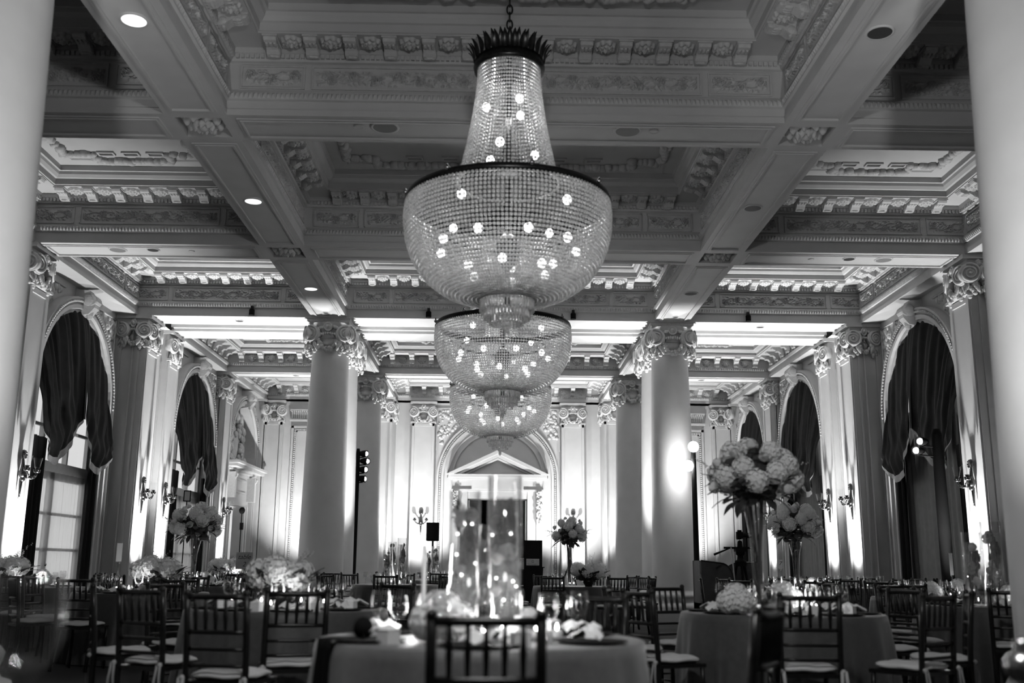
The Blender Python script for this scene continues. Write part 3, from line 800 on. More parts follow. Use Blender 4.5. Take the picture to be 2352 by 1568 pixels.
# ================================================================ WINDOWS, CURTAINS
def fold_sheet(name, matn, parent, sgn, x, ya, yb, z0, z1, nf, amp, seg=None, smooth=True, taper=0):
    mb = MB(); n = seg or nf * 6
    def fn(u, v):
        a = M(ya + (yb - ya) * u); d = amp * sin(2 * pi * nf * u + .8 * sin(7 * u)) * (1 - taper * v) + amp * .4 * sin(2 * pi * nf * .43 * u + 2 * v)
        return (sgn * (M(x) - d), a, z0 + (z1 - z0) * v)
    mb.grid(fn, n, 8)
    return mb.obj(name, matn, parent, smooth)
WORDS = {1: 'nearest', 2: 'second', 3: 'third', 4: 'last'}
wn = 0
def window(sgn, bi):
    global wn
    wn += 1
    y0, y1 = BAYS[bi]; yc = (y0 + y1) / 2; sd = 'left' if sgn < 0 else 'right'
    wd = {1: 'hidden behind the foreground column', 2: 'beside the foreground column', 3: 'beyond the paired pilasters', 4: 'next to the end wall'}[bi]
    XWALL = XWL[bi]; xf = sgn * M(XWALL + (.030 if sgn < 0 else .040))
    W_ = thing('window_%d' % wn, f'arched {sd} window {wd}', 'window', (0, 0, 0), kind='structure')
    def bar(name, ya, yb, za, zb, t=.06, d0=0):
        mb = MB(); mb.box(xf - t / 2, xf + t / 2, M(ya), M(yb), Zh(za), Zh(zb)); mb.obj(name, 'white_frame', W_)
    for yy in (yc - HW, yc + HW - .018): bar('window_jamb', yy, yy + .018, ZF, SPR)
    bar('transom', yc - HW, yc + HW, .315, .352, .12)
    for k in (-1, 1): bar('mullion', yc + k * .105 - .007, yc + k * .105 + .007, .352, SPR + .27, .09)
    bar('glazing_bar', yc - HW, yc + HW, .468, .478, .06)
    am = MB(); A = arch_pts(yc, HW, SPR); B = arch_pts(yc, HW - .02, SPR)
    for i in range(len(A) - 1): am.quad(*[(xf - .05 * sgn, M(p[0]), Zh(p[1])) for p in (A[i], A[i + 1], B[i + 1], B[i])])
    am.obj('arched_head', 'white_frame', W_)
    for s_ in (-1, 1):
        a, b = sorted((yc, yc + s_ * (HW - .018)))
        lf = MB()
        for (p, q, za, zb) in ((a, a + .02, ZF, .315), (b - .02, b, ZF, .315), (a, b, .29, .315), (a, b, ZF, ZF + .06), (a, b, .165, .175), (a, b, .04, .05)): lf.box(xf - .03, xf + .03, M(p), M(q), Zh(za), Zh(zb))
        lo = lf.obj('french_door_leaf', 'white_frame', W_)
        if s_ < 0:
            kb = MB(); kb.ball((xf - sgn * .08, M(yc - .01), 1.05), .035, 10, 6); kb.tube([(xf, M(yc - .01), 1.05), (xf - sgn * .08, M(yc - .01), 1.05)], .015); kb.obj('door_knob', 'silver', lo, True)
    for k in range(3):
        a = yc - HW + k * .2067
        p = MB(); p.quad((xf, M(a), Zh(.35)), (xf, M(a + .2067), Zh(.35)), (xf, M(a + .2067), Zh(.89)), (xf, M(a), Zh(.89))); p.obj('pane', 'window_glass', W_)
    p = MB(); p.quad((xf + .02 * sgn, M(yc - HW), Zh(ZF)), (xf + .02 * sgn, M(yc + HW), Zh(ZF)), (xf + .02 * sgn, M(yc + HW), Zh(.315)), (xf + .02 * sgn, M(yc - HW), Zh(.315))); p.obj('pane', 'window_glass', W_)
    # sheers / lined curtains
    if sgn < 0:
        sc = fold_sheet('sheer_curtain', 'sheer', None, sgn, XWALL + .016, yc - HW + .012, yc + HW - .012, .03, Zh(.315), 15, .018)
        tag(sc, f'thin white sheer over the {sd} french doors {wd}', 'curtain', 'sheer curtains')
    else:
        sc = fold_sheet('lined_curtain', 'lined_curtain', None, sgn, XWALL + .020, yc - HW + .012, yc + HW - .012, .03, Zh(.60), 15, .02)
        tag(sc, f'grey long curtain across the {sd} window {wd}', 'curtain', 'lined curtains')
    for s_ in (-1, 1):
        a, b = sorted((yc + s_ * .322, yc + s_ * (.16 if sgn < 0 and s_ < 0 else .235)))
        dp = fold_sheet('side_drape', 'drape', None, sgn, XWALL - .012, a, b, .02, Zh(.42), 6 if b - a > .12 else 4, .045)
        tag(dp, f'dark drape, {"near" if s_ < 0 else "far"} jamb, {sd} window {wd}', 'drape', 'dark side drapes')
    # swags
    sw = thing('swag_curtain', f'dark satin swags in the {sd} arch {wd}', 'curtain', (sgn * M(XWALL), M(yc), Zh(.4)), group='swagged arch curtains')
    inv = Matrix.Translation(sw.location).inverted()
    for s_ in (-1, 1):
        def surf(u, v, ex=0):
            ph = u * pi / 2
            ty, tz = s_ * (HW + .006) * sin(ph), SPR + (HW + .006) * cos(ph)
            by = s_ * (.025 + .30 * u); bz = .505 - .07 * u - .115 * sin(pi * u ** 1.15)
            yy = ty * (1 - v) + by * v; zz = tz * (1 - v) + bz * v
            d = .012 + .055 * v ** .6
            d += .005 * sin(2 * pi * 9 * u + 1.2 * v) * (.4 + .6 * (1 - v)) + .006 * sin(2 * pi * 3.3 * u + 2.5 * v) + .012 * sin(20 * v - 3 * sin(pi * u)) * (v ** 3) * sin(pi * u)
            return Vector((sgn * M(XWALL - d - (.006 if s_ < 0 else 0) + ex), M(yc + yy), Zh(zz)))
        mb = MB(); mb.grid(lambda u, v: inv @ surf(u, v), 72, 30); mb.obj('swag', 'swag', sw, True)
        fr = MB(); fr.grid(lambda u, v: inv @ (surf(u, 1) + Vector((0, 0, -v * M(.028) * sin(pi * (.12 + .88 * u)) - .001))), 60, 3); fr.obj('fringe', 'swag_lining', sw, True)
        ed = MB(); ed.grid(lambda u, v: inv @ (surf(0, u) + Vector((-sgn * .012, (v - .5) * s_ * .09, 0))), 30, 2); ed.obj('inner_band', 'swag_lining' if False else 'drape', sw, True)
    cv = MB(); cv.grid(lambda u, v: inv @ Vector((sgn * M(XWALL - .002) - sgn * .02 * sin(30 * v), M(yc + (u - .5) * .26), Zh(.9 - .37 * v - .03 * sin(pi * u) * v))), 12, 30); cv.obj('center_swag', 'drape', sw, True)
for bi in (1, 2, 3): window(-1, bi)
for bi in (1, 2, 3, 4): window(1, bi)

# ---- overmantel doorway on the left wall, last bay
y0, y1 = BAYS[4]; yc = (y0 + y1) / 2
ov = thing('door_3', 'arched overmantel with carved relief above a lit doorway', 'doorway', (0, 0, 0), kind='structure')
X = -M(XWL[4])
mb = MB(); A = arch_pts(yc, HW, SPR)
vs_ = [(X - .22, M(a), Zh(z)) for a, z in A] + [(X - .22, M(yc + HW), Zh(.33)), (X - .22, M(yc - HW), Zh(.33))]
mb.add(vs_, [tuple(range(len(vs_)))]); mb.obj('niche_back', 'plaster', ov)
rl = MB(); rnd = random.Random(12)
for i in range(260):
    a = rnd.uniform(-.2, .2); z = rnd.uniform(.57, .85)
    if a * a / .2 ** 2 + (z - .57) ** 2 / .30 ** 2 > 1: continue
    if a * a / .11 ** 2 + (z - .68) ** 2 / .12 ** 2 < 1 and rnd.random() < .85: continue
    rl.ball((X - .2 + rnd.uniform(0, .12), M(yc + a), Zh(z)), M(rnd.uniform(.012, .026)), 7, 5, (.8, 1, 1))
rl.ball((X - .22, M(yc), Zh(.68)), M(.09), 16, 10, (.3, .9, 1.2))
stuff(rl.obj('carved_relief', 'ornament', ov, True))
sf = MB()
for (hy, pr, za, zb) in ((.30, .10, .50, .512), (.315, .2, .512, .524), (.345, .42, .524, .542), (.355, .5, .542, .556)): sf.box(X - .26, X + pr, M(yc - hy), M(yc + hy), Zh(za), Zh(zb))
sf.obj('cornice_shelf', 'plaster', ov)
pb = MB(); pb.box(X - .26, X + .04, M(yc - .26), M(yc + .26), Zh(.33), Zh(.50)); pb.box(X + .04, X + .07, M(yc - .17), M(yc + .17), Zh(.40), Zh(.41)); pb.box(X + .04, X + .07, M(yc - .17), M(yc + .17), Zh(.47), Zh(.48)); pb.obj('overdoor_panel', 'plaster', ov)
for s_ in (-1, 1):
    k = MB(); k.box(X, X + .28, M(yc + s_ * .235 - .02), M(yc + s_ * .235 + .02), Zh(.36), Zh(.50)); rnd = random.Random(2)
    for i in range(14): k.ball((X + .29 - .015 * i, M(yc + s_ * .235 + rnd.uniform(-.01, .01)), Zh(.49 - .009 * i)), .05, 6, 4)
    k.obj('console_bracket', 'ornament', ov)
    j = MB(); j.box(X - .3, X + .06, M(yc + s_ * .2 - .03), M(yc + s_ * .2 + .03), 0, Zh(.33)); j.box(X - .3, X + .09, M(yc + s_ * .22 - .012), M(yc + s_ * .22 + .012), 0, Zh(.33)); j.obj('door_jamb', 'plaster', ov)
    j = MB(); j.box(X - .3, X - .2, M(yc + s_ * .235), M(yc + s_ * .255), 0, Zh(.33)); j.obj('side_reveal', 'plaster', ov)
rm = MB(); rm.box(X - 2.2, X - .3, M(yc - .3), M(yc + .3), 0, Zh(.34)); rm.f = [f for k, f in enumerate(rm.f) if k != 3]; rm.obj('lit_passage', 'lit_room', ov)
point(ov, (X - 1.0, M(yc), 2.4), 60, .15, 'passage_lamp')
lf = MB(); lf.box(X - .42, X - .36, M(yc + .0), M(yc + .16), 0, Zh(.31)); lf.obj('door_leaf', 'white_frame', ov)

# ================================================================ SCONCES
def build_sconce():
    o = bpy.data.objects.new('wall_sconce', None); C.objects.link(o); o.empty_display_size = .1
    b = MB()
    b.ball((0, -.03, .30), .075, 12, 8, (1, .45, 1.15)); b.tube([(0, -.03, .24), (0, -.04, .1), (0, -.03, .0)], [.02, .035, .05], 8)
    b.ball((0, -.05, -.02), .075, 12, 8, (1, .8, .9)); b.ball((0, -.05, -.10), .045, 10, 6)
    b.tube([(0, -.03, -.1), (0, -.03, -.3), (0, -.02, -.44)], [.032, .02, .008], 8)
    for i in range(6): b.ball((0, -.03, -.16 - .045 * i), .03 - .003 * i, 8, 5)
    for i in range(8):
        a = i * pi / 4; b.ball((.05 * cos(a), -.055, .30 + .055 * sin(a)), .02, 6, 4)
    put('backplate', b.mesh('backplate', 'old_silver', True), o)
    for s_ in (-1, 1):
        a = MB(); P = [(0, -.06, -.04)]
        for i in range(1, 11):
            t = i / 10; P.append((s_ * (.19 * t), -.06 - .14 * sin(pi * t * .6), -.04 - .075 * sin(pi * t) + .06 * t))
        a.tube(P, .014, 6); e = P[-1]
        for i in range(4): a.ball((P[3 + 2 * (i % 3)][0], P[3 + 2 * (i % 3)][1], P[3 + 2 * (i % 3)][2] + .02), .022, 6, 4)
        ao = put('arm', a.mesh('arm', 'old_silver', True), o)
        c = MB(); c.lathe([(.0, -.01), (.045, .0), (.055, .02), (.03, .03), (.03, .07), (.045, .085), (.02, .09)], 12)
        for i in range(8): c.ball((.045 * cos(i * pi / 4), .045 * sin(i * pi / 4), .04), .016, 6, 4)
        put('cup', c.mesh('cup', 'old_silver', True), ao, e)
        g = MB(); g.lathe([(.035, .07), (.045, .10), (.055, .16), (.075, .25)], 16)
        put('glass_shade', g.mesh('glass_shade', 'glass', True), ao, e)
    return o
sconce0 = build_sconce(); first = True
def sconce(loc, rz, label):
    global first
    if first: o = sconce0; o.location = loc; o.rotation_euler = (0, 0, rz); first = False
    else: o = dup(sconce0, None, loc, rz)
    tag(o, label, 'sconce', 'silver wall sconces')
for sgn, sd in ((-1, 'left'), (1, 'right')):
    rz = -pi / 2 if sgn > 0 else pi / 2
    for y, nm in ((3.2146, f'on the {sd} pilaster nearest the foreground column'), (4.183, f'on the nearer pilaster of the lit {sd} pair'), (4.466, f'on the farther pilaster of the lit {sd} pair'), (5.4407, f'on the single {sd} pilaster beyond the second window')):
        sconce((sgn * M(1.50 if y < 4 else 1.45), M(y), Zh(.272)), rz, f'silver two-arm wall sconce {nm}')
    sconce((sgn * M(.465), M(6.30), Zh(.262)), 0, f'silver two-arm wall sconce on the end wall {"above the loudspeaker" if sgn < 0 else "above the white floral centrepiece"}')

# ================================================================ CEILING FITTINGS
def disc(name, loc, r, matn, label, cat, group, rim='plaster', thick=.02, lit=False):
    o = thing(name, label, cat, loc, group=group)
    m = MB(); m.lathe([(r * .92, -.012), (r, -.018), (r * 1.1, -.014), (r * 1.12, 0)], 28); m.obj('rim', rim, o, True)
    d = MB(); d.lathe([(0, -.013), (r * .95, -.013)], 28); d.obj('lens' if lit else 'face', matn, o)
    return o
zs = Zh(1.0)
for k, y in enumerate((1.7538, 2.7277, 3.655)):
    n_ = ('nearest the camera', 'in the middle bay', 'nearest the paired columns')[k]
    disc('recessed_downlight', (-M(.708), M(y), zs - .001), M(.0245), 'downlight', f'glowing round downlight in the left beam {n_}', 'downlight', 'recessed downlights', lit=True)
    disc('recessed_downlight', (M(.706), M(y), zs - .001), M(.0245), 'can_inner', f'unlit dark round downlight in the right beam {n_}', 'downlight', 'recessed downlights')
for s_, sd in ((-1, 'left'), (1, 'right')):
    disc('ceiling_speaker', (s_ * M(.284), M(2.218), zs - .001), M(.030), 'grille', f'round grey ceiling speaker {sd} of the front chandelier', 'speaker', 'ceiling speakers')
    disc('ceiling_speaker', (s_ * M(1.259), M(3.204), zs - .001), M(.027), 'grille', f'round grey ceiling speaker in the bright {sd} aisle beam', 'speaker', 'ceiling speakers')
    disc('recessed_downlight', (s_ * M(1.142), M(3.198), zs - .001), M(.019), 'can_inner', f'small dark downlight beside the {sd} aisle ceiling speaker', 'downlight', 'recessed downlights')
    disc('recessed_downlight', (s_ * M(1.10), M(4.18), zs - .001), M(.017), 'can_inner', f'dark downlight in the {sd} aisle double beam', 'downlight', 'recessed downlights')
    disc('recessed_downlight', (s_ * M(1.10), M(5.44), zs - .001), M(.019), 'can_inner', f'dark downlight in the far {sd} aisle beam', 'downlight', 'recessed downlights')
    disc('smoke_detector', (s_ * M(1.02), M(3.21), zs - .001), M(.009), 'plaster', f'tiny smoke detector in the {sd} aisle beam', 'detector', 'smoke detectors')
    disc('smoke_detector', (s_ * M(.345), M(2.217), zs - .001), M(.010), 'plaster', f'small smoke detector beside the {sd} ceiling speaker', 'detector', 'smoke detectors')
    for x, nm in ((.30, 'over the centre aisle'), (1.03, 'over the aisle')):
        o = thing('track_spot', f'small black spotlight on the {sd} beam face {nm}', 'spotlight', (s_ * M(x), M(4.1078) - .06, Zh(1.02)), group='small beam spotlights')
        m = MB(); m.box(-.03, .03, 0, .06, .03, .12); m.obj('mount', 'dark_metal', o)
        m = MB(); m.lathe([(.0, -.09), (.06, -.09), (.06, .03), (.03, .06), (0, .06)], 12); m.obj('lamp_head', 'black', o)
    for y, nm in ((4.02, 'before'), ):
        disc('sprinkler_plate', (s_ * M(.712), M(y), zs - .001), M(.011), 'dark_metal', f'small dark sprinkler plate above the {sd} paired columns', 'sprinkler', 'sprinklers')
# air grille in the second centre coffer
gr = thing('air_grille', 'rectangular slatted air grille in the coffer behind the front chandelier', 'air grille', (M(.245), M(2.72), Zh(1 + ZTOP) - .002))
m = MB(); frame_ridge(m, -M(.12), M(.12), -M(.035), M(.035), 0, .05, .025); m.obj('grille_frame', 'plaster', gr)
m = MB()
for i in range(40): x = -M(.112) + i * M(.224) / 39; m.box(x - .006, x + .006, -M(.03), M(.03), -.02, 0)
stuff(m.obj('grille_slat', 'grille', gr))

# ================================================================ CHANDELIERS
BR = M(.181)          # bowl ring radius
def bowl_profile(n):
    pts = []
    ctrl = [(.183, 0), (.186, -.03), (.182, -.07), (.168, -.11), (.142, -.145), (.108, -.168), (.075, -.178), (.050, -.180)]
    # dense polyline by Catmull-Rom
    P = [Vector((a, b)) for a, b in ctrl]; P = [P[0] * 2 - P[1]] + P + [P[-1] * 2 - P[-2]]
    out = []
    for i in range(1, len(P) - 2):
        for j in range(20):
            t = j / 20; a, b, c, d = P[i - 1], P[i], P[i + 1], P[i + 2]
            out.append(.5 * ((2 * b) + (c - a) * t + (2 * a - 5 * b + 4 * c - d) * t * t + (3 * b - a - 3 * c + d) * t ** 3))
    out.append(P[-2]); return out
def cone_profile():
    return [Vector((.057 + .036 * (t / 30) ** 1.6, .262 - .225 * (t / 30))) for t in range(31)]
def strand_mesh(name, prof, step, r):
    mb = MB(); acc = 0; nxt = 0
    prev = prof[0]
    for p in prof[1:]:
        L_ = (p - prev).length * S
        while nxt <= acc + L_:
            t = (nxt - acc) / L_; q = prev.lerp(p, t)
            mb.ball((M(q.x), 0, M(q.y)), r, 6, 4, (1, 1, 1)); nxt += step
        acc += L_; prev = p
    return mb.mesh(name, 'crystal')
STR_B = strand_mesh('bead_strand', bowl_profile(0), .040, .0172)
STR_C = strand_mesh('cone_bead_strand', cone_profile(), .040, .0140)
def build_chandelier():
    o = bpy.data.objects.new('chandelier', None); C.objects.link(o); o.empty_display_size = .2
    NB, NC = 160, 78
    rg = MB(); rg.lathe([(BR - .03, -.03), (BR + .02, -.035), (BR + .035, -.01), (BR + .02, .03), (BR - .03, .035), (BR - .03, -.03)], 96); ring = rg.obj('main_ring', 'bronze', o, True)
    for i in range(8):
        a = i * pi / 4 + .2; f = MB(); f.ball((0, 0, 0), .025, 8, 6); f.ball((0, 0, .035), .014, 6, 4); f.obj('ring_finial', 'silver', ring, True, ((BR + .03) * cos(a), (BR + .03) * sin(a), .03))
    for i in range(NB): put('bead_strand', STR_B, o, None, (0, 0, 2 * pi * (i + .5) / NB))
    for i in range(NC): put('cone_bead_strand', STR_C, o, None, (0, 0, 2 * pi * (i + .5) / NC))
    r1 = M(.0585)
    cr = MB(); cr.lathe([(r1, .0), (r1 + .035, -.01), (r1 + .045, .03), (r1 + .02, .07), (r1 + .03, .1), (r1 - .01, .1), (r1 - .01, 0)], 48); crown = cr.obj('crown_ring', 'bronze', o, True, (0, 0, M(.262)))
    lf = MB()
    def leaf(u, v):
        wd = .042 * sin(pi * min(1, .12 + .88 * v) ** .8) * (1 - v * .25) + .004
        return ((u - .5) * 2 * wd, -.02 - .10 * v ** 2 - .03 * abs(u - .5), .30 * v - .05 * v ** 3)
    lf.grid(leaf, 4, 8); lf.v = [(x * .8, y * .7, z * .62) for x, y, z in lf.v]
    LM = lf.mesh('crown_leaf', 'bronze', True)
    for k in range(2):
        for i in range(26):
            a = 2 * pi * (i + .5 * k) / 26; rr = r1 + .02 - .03 * k
            put('crown_leaf', LM, crown, (rr * cos(a), rr * sin(a), .09), (0, 0, a + pi / 2), (1, 1, 1 + .2 * k))
    # stem, inner pan, arms
    st = MB(); st.tube([(0, 0, -M(.19)), (0, 0, M(.29))], .028, 8); st.lathe([(0, M(.06)), (M(.085), M(.05)), (M(.09), M(.04)), (0, M(.045))], 32); st.ball((0, 0, -M(.09)), .12, 12, 8, (1, 1, 1.5)); st.obj('stem', 'bronze', o, True)
    rm = MB(); rm.lathe([(M(.115), -.01), (M(.118), 0), (M(.115), .012)], 64)
    rm.v = [(x, y, z - M(.055)) for x, y, z in rm.v]; rm.obj('inner_ring', 'bronze', o)
    nb = 0
    for (rr, zz, n, ph) in ((.125, -.085, 9, .1), (.075, -.125, 6, .4), (.13, -.02, 4, .9), (.05, .10, 3, .2), (.042, .19, 3, 1.0)):
        for i in range(n):
            a = 2 * pi * i / n + ph; b = MB(); b.ball((0, 0, 0), .042, 10, 6, (1, 1, 1.15))
            bo = b.obj('light_bulb', 'bulb', o, True, (M(rr) * cos(a), M(rr) * sin(a), M(zz)))
    # lower drum of glass rods in three tiers, with a faceted finial
    dm = MB()
    rods = []
    for (rr, z1, z0, n) in ((.047, -.168, -.198, 48), (.040, -.185, -.212, 40), (.028, -.2, -.222, 28)):
        t = MB()
        for i in range(n):
            a = 2 * pi * i / n; t.tube([(M(rr) * cos(a), M(rr) * sin(a), M(z1)), (M(rr) * cos(a), M(rr) * sin(a), M(z0))], .0115, 5)
            t.ball((M(rr) * cos(a), M(rr) * sin(a), M(z0) - .012), .014, 6, 4)
        t.lathe([(M(rr) - .012, M(z1)), (M(rr) + .012, M(z1)), (M(rr) + .012, M(z1) + .02), (M(rr) - .012, M(z1) + .02)], 40)
        stuff(t.obj('glass_rod_tier', 'crystal', o))
    fn_ = MB(); fn_.ball((0, 0, M(-.222) - .03), .05, 10, 6); fn_.ball((0, 0, M(-.222) - .10), .03, 8, 6, (1, 1, 1.6)); fn_.obj('finial', 'crystal', o)
    # chain
    z = M(.29); k = 0
    while z < M(.575):
        c = MB(); c.tube([(.028 * cos(a * pi / 6), 0, .052 * sin(a * pi / 6)) for a in range(12)], .0095, 5, closed=True)
        c.obj('chain_link', 'bronze', o, True, (0, 0, z + .03), (0, 0, (k % 2) * pi / 2)); z += .083; k += 1
    cn = MB(); cn.lathe([(0, 0), (.05, 0), (.11, .04), (.13, .08)], 20); cn.obj('ceiling_canopy', 'bronze', o, True, (0, 0, M(.5805) - .08))
    return o
CH0 = build_chandelier()
CHZ = Zh(.642)
for k, (yh, lab) in enumerate(((1.75, 'largest crystal bead chandelier hanging nearest, complete with crown and chain'), (2.7237, 'second crystal bead chandelier, hanging behind the nearest one'), (3.70, 'third and smallest crystal bead chandelier, farthest down the aisle'))):
    o = CH0 if k == 0 else dup(CH0, None)
    o.location = (0, M(yh), CHZ); tag(o, lab, 'chandelier', 'crystal chandeliers')
    point(o, (0, 0, -M(.06)), 32, .25, 'chandelier_glow'); point(o, (0, 0, M(.17)), (12, 9, 9)[k], .12, 'chandelier_glow')

# added stand-in for an unseen chandelier; it lights the near beams, columns and tables
pd = thing('stand_in_lamp', 'added glass globe lamp above the viewer, standing in for an unseen chandelier', 'stand-in lamp', (0, M(.486), Zh(.66)))
m = MB(); m.tube([(0, 0, .36), (0, 0, M(.54))], .03, 8); m.lathe([(0, .34), (.12, .34), (.14, .28), (0, .28)], 20); m.obj('rod', 'bronze', pd)
m = MB(); m.ball((0, 0, 0), .3, 24, 16); m.obj('globe', 'glass', pd, True)
point(pd, (0, 0, 0), 430, .22, 'stand_in_glow')

# ================================================================ UPLIGHTS
def uplight(x, y, tx, ty, power, label, size=80, tz=6.2, blend=1.0):
    o = thing('uplight', label, 'uplight', (M(x), M(y), 0), group='floor uplights')
    b = MB(); b.lathe([(0, 0), (.10, 0), (.10, .02), (.03, .03), (.03, .06)], 16); b.obj('base', 'black', o)
    c = MB(); c.lathe([(.0, .06), (.075, .06), (.085, .22), (.078, .22), (.07, .1), (0, .1)], 16); c.obj('can', 'black', o, True)
    g = MB(); g.lathe([(0, .19), (.076, .19)], 16); g.obj('lens', 'window_glass', o)
    spot(o, (M(x), M(y), .235), (M(tx), M(ty), tz), power * UPK, size, blend, .07, 'uplight_lamp')
for s_, sd in ((-1, 'left'), (1, 'right')):
    uplight(s_ * 1.385, 3.2146, s_ * 1.475, 3.215, 1900, f'floor uplight at the foot of the {sd} pilaster by the foreground column', 66, 4.2)
    uplight(s_ * 1.325, 4.183, s_ * 1.42, 4.183, 2200, f'floor uplight at the foot of the nearer {sd} paired pilaster', 66, 4.2)
    uplight(s_ * 1.325, 4.466, s_ * 1.42, 4.466, 2200, f'floor uplight at the foot of the farther {sd} paired pilaster', 66, 4.2)
    uplight(s_ * 1.325, 5.44, s_ * 1.42, 5.44, 1800, f'floor uplight at the foot of the single far {sd} pilaster', 66, 4.2)
    uplight(s_ * .54, 4.30, s_ * .56, 4.30, 3600, f'floor uplight on the aisle side of the {sd} paired columns', 52)
    uplight(s_ * .88, 4.30, s_ * .86, 4.30, 3200, f'floor uplight on the window side of the {sd} paired columns', 52)
    uplight(s_ * .54, 5.60, s_ * .57, 5.56, 3400, f'floor uplight on the aisle side of the far {sd} column', 64)
    uplight(s_ * .88, 5.60, s_ * .85, 5.56, 3000, f'floor uplight on the window side of the far {sd} column', 64)
    uplight(s_ * .44, 5.98, s_ * .465, 6.29, 1500, f'floor uplight below the {sd} end wall sconce', 90, 4.2)
    uplight(s_ * .58, 5.90, s_ * .64, 6.10, 1000, f'floor uplight at the {sd} respond beside the end wall', 70, 4.6)
    uplight(s_ * 1.12, 5.98, s_ * 1.12, 6.30, 1800, f'floor uplight below the framed panel of the {sd} aisle end', 90, 4.2)
    uplight(s_ * .24, 5.95, s_ * .22, 6.30, 650, f'floor uplight before the {sd} jamb of the pedimented door', 80, 4.4)
    uplight(s_ * .47, .74, s_ * .70, 1.24, 800, f'floor uplight on the aisle side of the {sd} foreground column', 44, 3.0)
    uplight(s_ * .86, 1.02, s_ * .79, 1.20, 420, f'floor uplight at the outer side of the {sd} foreground column', 50, 4.4)
# ================================================================ FURNITURE AND TABLE DRESSING
def pos_on(px, y, z):                 # world point on pixel column px at depth y, height z
    return Vector((col_x(px, y, z), y, z))
def leaf_mesh(name, L_, W_, matn, bend=.3):
    mb = MB()
    def fn(u, v):
        wd = W_ * sin(pi * (.04 + .96 * v) ** .85) * .5
        return ((u - .5) * 2 * wd, L_ * v, bend * L_ * (v * (1 - v) * 1.2) - .12 * abs(u - .5) * W_)
    mb.grid(fn, 2, 6); return mb.mesh(name, matn, True)
LEAF = leaf_mesh('leaf', .16, .075, 'leaf'); LEAF_S = leaf_mesh('small_leaf', .09, .04, 'leaf')
def hydrangea_mesh():
    mb = MB(); n = 64; ga = pi * (3 - sqrt(5)); rnd = random.Random(4)
    mb.ball((0, 0, 0), .86, 10, 7)
    for i in range(n):
        z = 1 - 2 * (i + .5) / n; r = sqrt(1 - z * z); a = ga * i
        nv = Vector((r * cos(a), r * sin(a), z)); t = nv.cross(Vector((.3, .5, .8))).normalized(); b = nv.cross(t)
        c = nv * (.93 + rnd.uniform(-.05, .07)); ro = rnd.uniform(0, pi)
        for k in range(4):
            an = ro + k * pi / 2; d = t * cos(an) + b * sin(an); e = t * -sin(an) + b * cos(an)
            mb.add([c, c + d * .13 + e * .11 + nv * .06, c + d * .25 + nv * .02, c + d * .13 - e * .11 + nv * .06], [(0, 1, 2, 3)])
    return mb.mesh('hydrangea', 'petal')
HYD = hydrangea_mesh()
def peony_mesh():
    mb = MB()
    for k, (r, zz, n) in enumerate(((.95, -.2, 7), (.8, .05, 6), (.6, .25, 5), (.36, .4, 4))):
        for i in range(n):
            a = 2 * pi * i / n + k * .7
            def fn(u, v, a=a, r=r, zz=zz, n=n):
                an = a + (u - .5) * 2.6 * pi / n; rr = r * (.25 + .75 * sin(pi * .5 * v) ** .8) * (1 - .12 * v ** 3); z = zz + .75 * (v ** 1.6) * (1 - .25 * (2 * u - 1) ** 2) - .35
                return (rr * cos(an), rr * sin(an), z)
            mb.grid(fn, 4, 4)
    return mb.mesh('peony', 'petal', True)
PEONY = peony_mesh()
def sprig_mesh(n=9):
    mb = MB(); rnd = random.Random(n)
    P = [(0, 0, 0), (.02, 0, .15), (.06, .01, .3), (.13, .02, .42)]; mb.tube(P, [.004, .003, .003, .002], 4)
    return mb.mesh('sprig_stem', 'stem')
def blossom_sprig():
    mb = MB(); rnd = random.Random(21)
    for i in range(16):
        t = .25 + .75 * i / 15; x = .14 * t * t; z = .45 * t
        mb.ball((x + rnd.uniform(-.025, .025), rnd.uniform(-.025, .025), z), rnd.uniform(.010, .020) * (1.4 - t), 6, 4, (1.2, 1, .7))
    return mb.mesh('sprig_blossom', 'petal')
SPRIG_S, SPRIG_B = sprig_mesh(), blossom_sprig()
def sprig(parent, loc, rz, tilt, k=1.0):
    s_ = put('sprig', SPRIG_S, parent, loc, (0, tilt, rz), k); put('blossoms', SPRIG_B, s_); return s_
FC = MB(); rnd_ = random.Random(8)
for i in range(60):
    v = Vector((rnd_.gauss(0, 1), rnd_.gauss(0, 1), rnd_.gauss(0, 1))).normalized() * rnd_.uniform(.5, .95); FC.ball(v, rnd_.uniform(.15, .28), 5, 4)
FOLI = FC.mesh('foliage', 'leaf')
def place_leaf(parent, me, p, direction, roll=0, k=1):
    q = Vector(direction).normalized().to_track_quat('Y', 'Z'); o = put('leaf', me, parent, p); o.rotation_euler = (q @ Vector((0, 0, 0)).to_track_quat('Z', 'Y') if False else q).to_euler(); o.scale = (k,) * 3; return o
